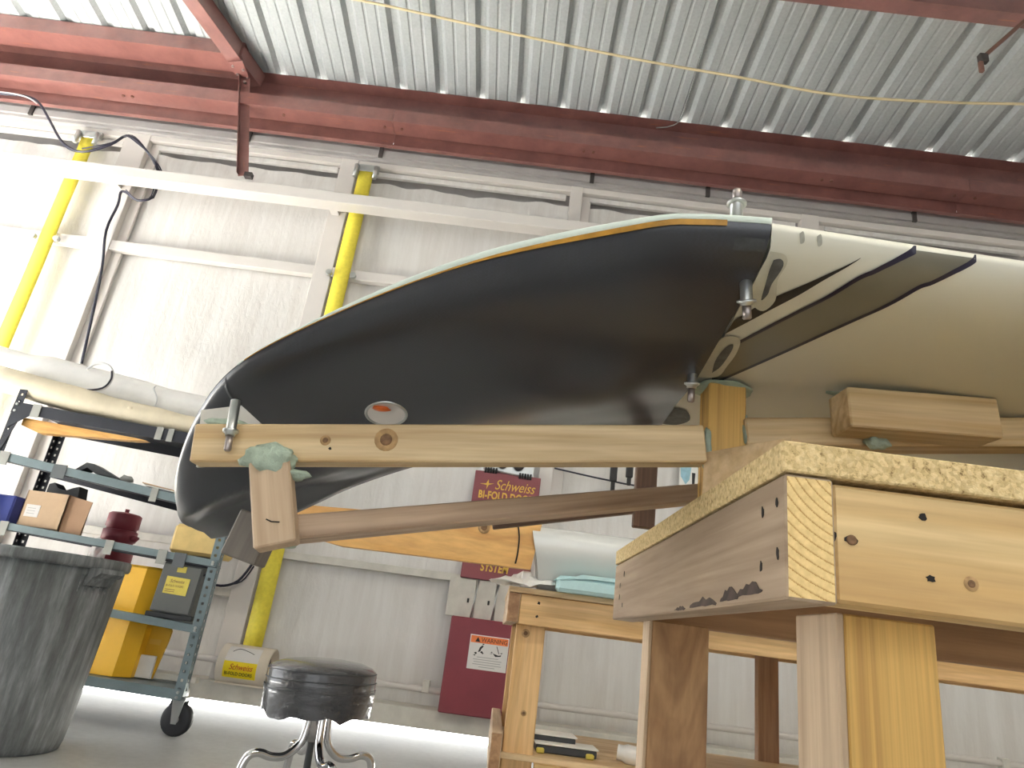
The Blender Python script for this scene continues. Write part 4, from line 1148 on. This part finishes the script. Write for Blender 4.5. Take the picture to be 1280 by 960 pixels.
for l, lip in (('T', 0.06), ('A', 0.042), ('B', 0.034), ('C', 0.036), ('D', 0.045)):
    zl, zr = LEV[l]
    beam('shelf_lip', (XL, YF - 0.004, zl - lip / 2), (XRT, YF - 0.004, zr - lip / 2), 0.006, lip, 'cart_dark' if l == 'T' else 'cart_steel', ct)
    prism('shelf_plate', [(XL, YF, zl - 0.006), (XRT, YF, zr - 0.006), (XRT - 0.17, YB, zr - 0.006), (XL, YB, zl - 0.006)], (0, 0, 0.005), 'cart_dark' if l in 'TAB' else 'cart_steel', ct)
    beam('shelf_lip', (XL, YB + 0.004, zl - lip / 2), (XRT - 0.17, YB + 0.004, zr - lip / 2), 0.006, lip, 'cart_dark', ct)
    if l in 'AB':
        beam('lip_underside', (XL, YF + 0.028, zl - lip - 0.001), (XRT, YF + 0.028, zr - lip - 0.001), 0.060, 0.004, 'cart_dark', ct)
    for x in (XL + 0.02, XRT - 0.02):
        for dz in (0.012, lip - 0.012):
            z_ = sz(l, x) - dz
            tube('bolt', [(x, YF - 0.006, z_), (x, YF - 0.014, z_)], 0.007, 'zinc', ct, 6)
for l, x, w, m in (('T', -2.53, 0.045, 'tape_grey'), ('T', -1.86, 0.035, 'tape_grey'), ('T', -1.80, 0.03, 'tape_grey'), ('A', -2.60, 0.05, 'tape_grey'), ('A', -2.30, 0.07, 'tape_dark'), ('A', -1.79, 0.035, 'tape_grey'),
                   ('B', -2.47, 0.04, 'tape_grey'), ('B', -1.93, 0.04, 'tape_grey'), ('B', -1.66, 0.045, 'tape_grey'), ('B', -1.57, 0.06, 'tape_dark')):
    z0 = sz(l, x)
    box('tape_strip', (x - w / 2, x + w / 2), (YF - 0.012, YF - 0.008), (z0 - 0.065, z0 + 0.004), m, ct, 0)
for xc in (XL + 0.04, XRT - 0.015):
    for y in (YF + 0.05, YB - 0.03):
        x = xc - (0.15 if y > 3.6 else 0)
        cs = box('caster_fork', (x - 0.028, x + 0.028), (y - 0.03, y + 0.03), (0.150, 0.168), 'zinc', ct, 0.003)
        for s in (-1, 1):
            if y < 3.6: prism('fork_arm', [(x - 0.026, y - 0.012 + s * 0.027, 0.155), (x + 0.030, y - 0.012 + s * 0.027, 0.155), (x + 0.016, y - 0.012 + s * 0.027, 0.055), (x - 0.008, y - 0.012 + s * 0.027, 0.055)], (0, s * 0.004, 0), 'zinc', cs)
            else: prism('fork_arm', [(x + s * 0.026, y - 0.03, 0.155), (x + s * 0.026, y + 0.03, 0.155), (x + s * 0.026, y + 0.012, 0.06), (x + s * 0.026, y - 0.012, 0.06)], (s * 0.004, 0, 0), 'zinc', cs)
        Mw = Matrix.Translation((x, y, 0.073)) @ Matrix.Rotation(R(90), 4, 'Y')
        if y < 3.6:
            Mw = Matrix.Translation((x + 0.004, y - 0.01, 0.073)) @ Matrix.Rotation(R(86), 4, 'Z') @ Matrix.Rotation(R(90), 4, 'Y')
        lathe('wheel', [(0.02, -0.020), (0.060, -0.019), (0.071, -0.014), (0.073, 0), (0.071, 0.014), (0.060, 0.019), (0.02, 0.020)], 'black_rubber', cs, Mw, 28)
        lathe('wheel_hub', [(0.001, -0.024), (0.018, -0.024), (0.018, 0.024), (0.001, 0.024)], 'zinc', cs, Mw, 14)

beam('diagonal_brace', (-2.70, 3.475, 0.92), (-2.60, 3.475, 1.42), 0.004, 0.022, 'cart_dark', ct, up=(1, 0, 0))
prism('corner_plate', [(-2.655, 3.47, 1.43), (-2.50, 3.47, 1.425), (-2.655, 3.47, 1.30)], (0, 0.003, 0), 'cart_dark', ct)
# things on the cart
t = thing('wrapped_roll', 'long white plastic wrapped roll lying on the top of the cart', 'roll', (-2.1, 3.69, 1.42))
rp = [(-3.1, 3.69, sz('T', -2.66) + 0.30), (-2.7, 3.69, sz('T', -2.7) + 0.235), (-2.4, 3.69, sz('T', -2.4) + 0.205), (-2.0, 3.69, sz('T', -2.0) + 0.175), (-1.6, 3.69, sz('T', -1.6) + 0.165), (-1.25, 3.69, sz('T', -1.25) + 0.16)]
tube('roll_body', rp, [0.075, 0.10, 0.105, 0.095, 0.095, 0.09], 'wrap_white', t, 20, 3)
tube('tie_cord', [(-2.02 + 0.03 * math.sin(i), 3.69 - 0.103 * math.cos(R(20 * i - 40)), sz('T', -2.0) + 0.176 + 0.103 * math.sin(R(20 * i - 40))) for i in range(6)], 0.004, 'cable_white', t, 5, 2)
t = thing('beige_roll', 'thin beige cloth roll in front of the white roll on the top of the cart', 'roll', (-2.0, 3.545, 1.42))
rp = [(-2.85, 3.545, sz('T', -2.85) + 0.125), (-2.55, 3.54, sz('T', -2.55) + 0.095), (-2.2, 3.54, sz('T', -2.2) + 0.07), (-1.8, 3.54, sz('T', -1.8) + 0.055), (-1.3, 3.54, sz('T', -1.3) + 0.052)]
tube('roll_body', rp, [0.07, 0.07, 0.06, 0.05, 0.048], 'wrap_beige', t, 16, 3)
blob('knot_tie', (-2.06, 3.49, sz('T', -2.06) + 0.075), (0.022, 0.012, 0.014), 'wrap_beige', t, 2.0, 0.5)
t = thing('lamp_cord', 'black and white cord end looped over the white roll on the cart', 'cord', (-2.2, 3.55, 1.6))
tube('cord_run', [(-2.40, 3.552, 1.70), (-2.36, 3.55, 1.74), (-2.29, 3.545, 1.735), (-2.245, 3.535, 1.69), (-2.24, 3.53, 1.63), (-2.27, 3.525, 1.59), (-2.36, 3.52, 1.575), (-2.42, 3.52, 1.57)], 0.007, 'cable_white', t, 6, 4)
tube('cord_run', [(-2.25, 3.528, 1.70), (-2.235, 3.522, 1.65), (-2.26, 3.516, 1.595), (-2.35, 3.512, 1.568), (-2.43, 3.512, 1.562)], 0.005, 'cable_black', t, 6, 4)
tag(prism('wood_strip', [(-2.60, 3.50, 1.375), (-2.60, 3.50, 1.335), (-2.50, 3.50, 1.305), (-2.0, 3.50, 1.330), (-1.93, 3.50, 1.338), (-2.0, 3.50, 1.345)], (0, 0.05, 0), 'orange_ply'), 'tapering orange wood strip tucked under the top shelf of the cart', 'wood')
t = thing('trim_scraps', 'dark bent trim scrap on the second shelf of the cart', 'scrap', (-2.1, 3.52, 1.13))
zA = sz('A', -2.15)
prism('scrap_piece', [(-2.26, 3.51, zA + 0.002), (-2.20, 3.51, zA + 0.055), (-2.16, 3.51, zA + 0.052), (-2.07, 3.51, zA + 0.015), (-2.02, 3.51, zA - 0.004), (-2.14, 3.51, zA + 0.004), (-2.19, 3.51, zA + 0.030), (-2.23, 3.51, zA + 0.002)], (0, 0.08, 0), 'dark_plastic', t)
blob('scrap_lump', (-1.98, 3.53, sz('A', -1.98) + 0.018), (0.035, 0.02, 0.018), 'tape_grey', t, 2.2, 0.5)
t = thing('card_strips', 'flat tan and white card strips on the second shelf of the cart', 'card', (-1.75, 3.55, 1.08))
beam('card_strip', (-1.86, 3.53, sz('A', -1.86) + 0.008), (-1.50, 3.53, sz('A', -1.50) + 0.008), 0.08, 0.006, 'wrap_white', t)
beam('card_strip', (-1.88, 3.52, sz('A', -1.88) + 0.017), (-1.72, 3.52, sz('A', -1.72) + 0.015), 0.05, 0.006, 'cardboard', t)
zB = sz('B', -2.2)
cb = thing('cardboard_box', 'open brown cardboard box with white label and dark parts inside, on the cart', 'box', (-2.3, 3.6, zB))
rotc = Matrix.Rotation(R(-3), 4, 'Y')
for (nm, x, y, z, m) in (('box_front', (-2.435, -2.22), (3.50, 3.505), (zB + 0.002, zB + 0.185), 'cardboard'), ('box_back', (-2.435, -2.22), (3.70, 3.705), (zB + 0.004, zB + 0.185), 'cardboard'),
                         ('box_side', (-2.435, -2.43), (3.50, 3.705), (zB + 0.012, zB + 0.185), 'cardboard_side'), ('box_side', (-2.225, -2.22), (3.50, 3.705), (zB + 0.002, zB + 0.185), 'cardboard_side'),
                         ('box_base', (-2.435, -2.22), (3.50, 3.705), (zB + 0.004, zB + 0.009), 'cardboard')):
    box(nm, x, y, z, m, cb, 0)
prism('box_flap', [(-2.22, 3.515, zB + 0.182), (-2.105, 3.515, zB + 0.165), (-2.115, 3.515, zB - 0.002), (-2.22, 3.515, zB + 0.002)], (0, 0.004, 0), 'cardboard_side', cb)
box('box_label', (-2.415, -2.345), (3.4985, 3.5005), (zB + 0.055, zB + 0.115), 'label_white', cb, 0)
for q in range(3): box('label_line', (-2.405, -2.365), (3.4980, 3.4986), (zB + 0.07 + q * 0.013, zB + 0.073 + q * 0.013), 'print_grey', cb, 0)
prism('box_contents', [(-2.42, 3.60, zB + 0.02), (-2.41, 3.60, zB + 0.24), (-2.385, 3.60, zB + 0.25), (-2.36, 3.60, zB + 0.225), (-2.32, 3.60, zB + 0.215), (-2.28, 3.60, zB + 0.235), (-2.25, 3.60, zB + 0.245), (-2.24, 3.60, zB + 0.19), (-2.24, 3.60, zB + 0.02)], (0, 0.08, 0), 'dark_plastic', cb)
zB2 = sz('B', -1.5)
t = thing('foam_parcel', 'yellowish foam block wrapped in clear plastic on the right end of the cart', 'parcel', (-1.55, 3.62, zB2))
blk = bmesh.new()
box('foam_core', (-1.655, -1.405), (3.50, 3.72), (zB2 + 0.006, zB2 + 0.150), 'foam_yellow', t, 0.016)
crumple('film', -1.60, 3.58, zB2 + 0.1505, 0.10, 0.12, 0.014, 'plastic_film', 5.0, t)
t = thing('clear_sheeting', 'crumpled clear plastic sheeting around the maroon motor behind the cart', 'plastic', (-2.2, 3.93, 0.75))
blk.free()
gs = []
for i in range(14):
    a = -2.2 + 2.6 * i / 13
    gs.append([(-2.19 + (0.115 + 0.012 * noise.noise(Vector((i, j, 1)))) * math.sin(a * 0.7), 4.0 - (0.13 + 0.015 * noise.noise(Vector((i * 0.6, j * 0.8, 4)))) * math.cos(a * 0.7), 0.66 + 0.18 * j / 6 + 0.015 * noise.noise(Vector((i * 0.5, j, 9)))) for j in range(7)])
surface('film', gs, 'plastic_film', t, 0.0, False)
# blue tub at the left edge
tag(box('blue_tub', (-2.64, -2.505), (3.53, 3.75), (zB + 0.012, zB + 0.150), 'blue_plastic', None, 0.008), 'blue tub at the far left of the cart, beside the cardboard box', 'tub')
# maroon motor behind the cart
mt = thing('door_motor', 'upright maroon cylindrical motor on the door behind the cart', 'motor', (-2.19, 4.02, 0.6))
Mm = Matrix.Translation((-2.20, 4.03, 0))
lathe('motor_cap', [(0.001, 1.010), (0.03, 1.010), (0.075, 1.004), (0.088, 0.995), (0.088, 0.925), (0.080, 0.920), (0.080, 0.910)], 'maroon', mt, Mm, 32)
lathe('motor_band', [(0.080, 0.910), (0.092, 0.905), (0.092, 0.85), (0.082, 0.845), (0.082, 0.82)], 'maroon', mt, Mm, 32)
lathe('motor_body', [(0.082, 0.82), (0.10, 0.815), (0.10, 0.50), (0.09, 0.48), (0.001, 0.48)], 'maroon', mt, Mm, 32)
tube('motor_rod', [(-2.20, 4.03, 1.0), (-2.20, 4.03, 1.03)], 0.012, 'maroon', mt, 8)
blob('valve', (-2.095, 4.0, 0.87), (0.026, 0.022, 0.018), 'maroon', mt, 1.0, 0.4)
box('motor_label', (-2.285, -2.265), (3.955, 3.965), (0.72, 0.76), 'label_white', mt, 0)
box('wall_mount', (-2.24, -2.16), (4.03, 4.29), (0.52, 0.60), 'maroon', mt, 0.004)
# yellow covers
zD = sz('D', -1.8)
yh = thing('yellow_housing', 'tall yellow angular housing standing on the bottom shelf behind the bin', 'housing', (-1.8, 3.6, zD))
pf2 = [(-1.93, 3.56), (-1.76, 3.54), (-1.70, 3.60), (-1.70, 3.66), (-1.72, 3.70), (-1.93, 3.70)]
prism('shell', [(x, y, zD + 0.001) for x, y in pf2], (0.015, 0, 0.500), 'yellow_plastic', yh)
prism('shell_top', [(x, y, zD + 0.501) for x, y in [(-1.91, 3.56), (-1.745, 3.54), (-1.70, 3.60), (-1.70, 3.66), (-1.73, 3.70), (-1.91, 3.70)]], (0.0, 0.01, 0.012), 'yellow_dull', yh)
yc = thing('yellow_cover', 'flat yellow cover with a rounded corner leaning beside the yellow housing', 'cover', (-1.65, 3.7, zD))
pc = [(-1.74, 3.66, zD + 0.002), (-1.625, 3.66, zD + 0.002), (-1.595, 3.66, zD + 0.18), (-1.592, 3.66, zD + 0.225), (-1.605, 3.66, zD + 0.248), (-1.63, 3.66, zD + 0.258), (-1.70, 3.66, zD + 0.265), (-1.70, 3.66, zD + 0.40), (-1.74, 3.66, zD + 0.40)]
prism('cover_panel', pc, (0, 0.012, 0), 'yellow_dull', yc)
box('cover_mark', (-1.685, -1.63), (3.6585, 3.6602), (zD + 0.155, zD + 0.18), 'gold_print', yc, 0)
tag(box('grey_card', (-1.705, -1.625), (3.635, 3.655), (zD + 0.002, zD + 0.105), 'wrap_white', None, 0.002), 'pale grey card propped in front of the yellow cover', 'card')
zC = sz('C', -1.5)
eb = thing('electric_box', 'grey electric box with a yellow label standing on the cart shelf', 'box', (-1.55, 3.6, zC))
ebr = Matrix.Rotation(R(2.0), 4, 'Y')
box('box_body', (-1.655, -1.455), (3.50, 3.66), (zC + 0.030, zC + 0.262), 'electric_grey', eb, 0.004, ebr)
box('box_door', (-1.650, -1.460), (3.492, 3.5), (zC + 0.036, zC + 0.256), 'electric_grey', eb, 0.003, ebr)
el = box('box_label', (-1.615, -1.50), (3.4895, 3.4925), (zC + 0.118, zC + 0.198), 'label_faded', eb, 0, ebr)
text('label_script', 'Schweiss', (-1.595, 3.489, zC + 0.172), 0.022, 'knot_brown', el, 0.35, extrude=0.0003, sx=0.9)
text('label_lettering', 'BI-FOLD DOORS', (-1.610, 3.489, zC + 0.152), 0.014, 'knot_brown', el, extrude=0.0003, sx=0.85)
for q in range(2): box('label_line', (-1.608, -1.56), (3.4888, 3.4896), (zC + 0.128 + q * 0.009, zC + 0.131 + q * 0.009), 'knot_brown', el, 0)
box('box_sticker', (-1.575, -1.53), (3.4895, 3.4925), (zC + 0.222, zC + 0.25), 'label_faded', eb, 0)
box('box_foot', (-1.68, -1.45), (3.51, 3.65), (zC + 0.006, zC + 0.030), 'dark_plastic', eb, 0.003)
tube('box_cable', [(-1.455, 3.52, zC + 0.22), (-1.43, 3.52, zC + 0.235), (-1.415, 3.53, zC + 0.19), (-1.418, 3.54, zC + 0.10)], 0.004, 'cable_black', eb, 5, 3)
tag(box('shelf_board', (-2.4, -1.42), (3.685, 3.73), (zD + 0.002, zD + 0.032), 'rail_cream', None, 0.003), 'cream board lying along the back of the bottom cart shelf', 'board')
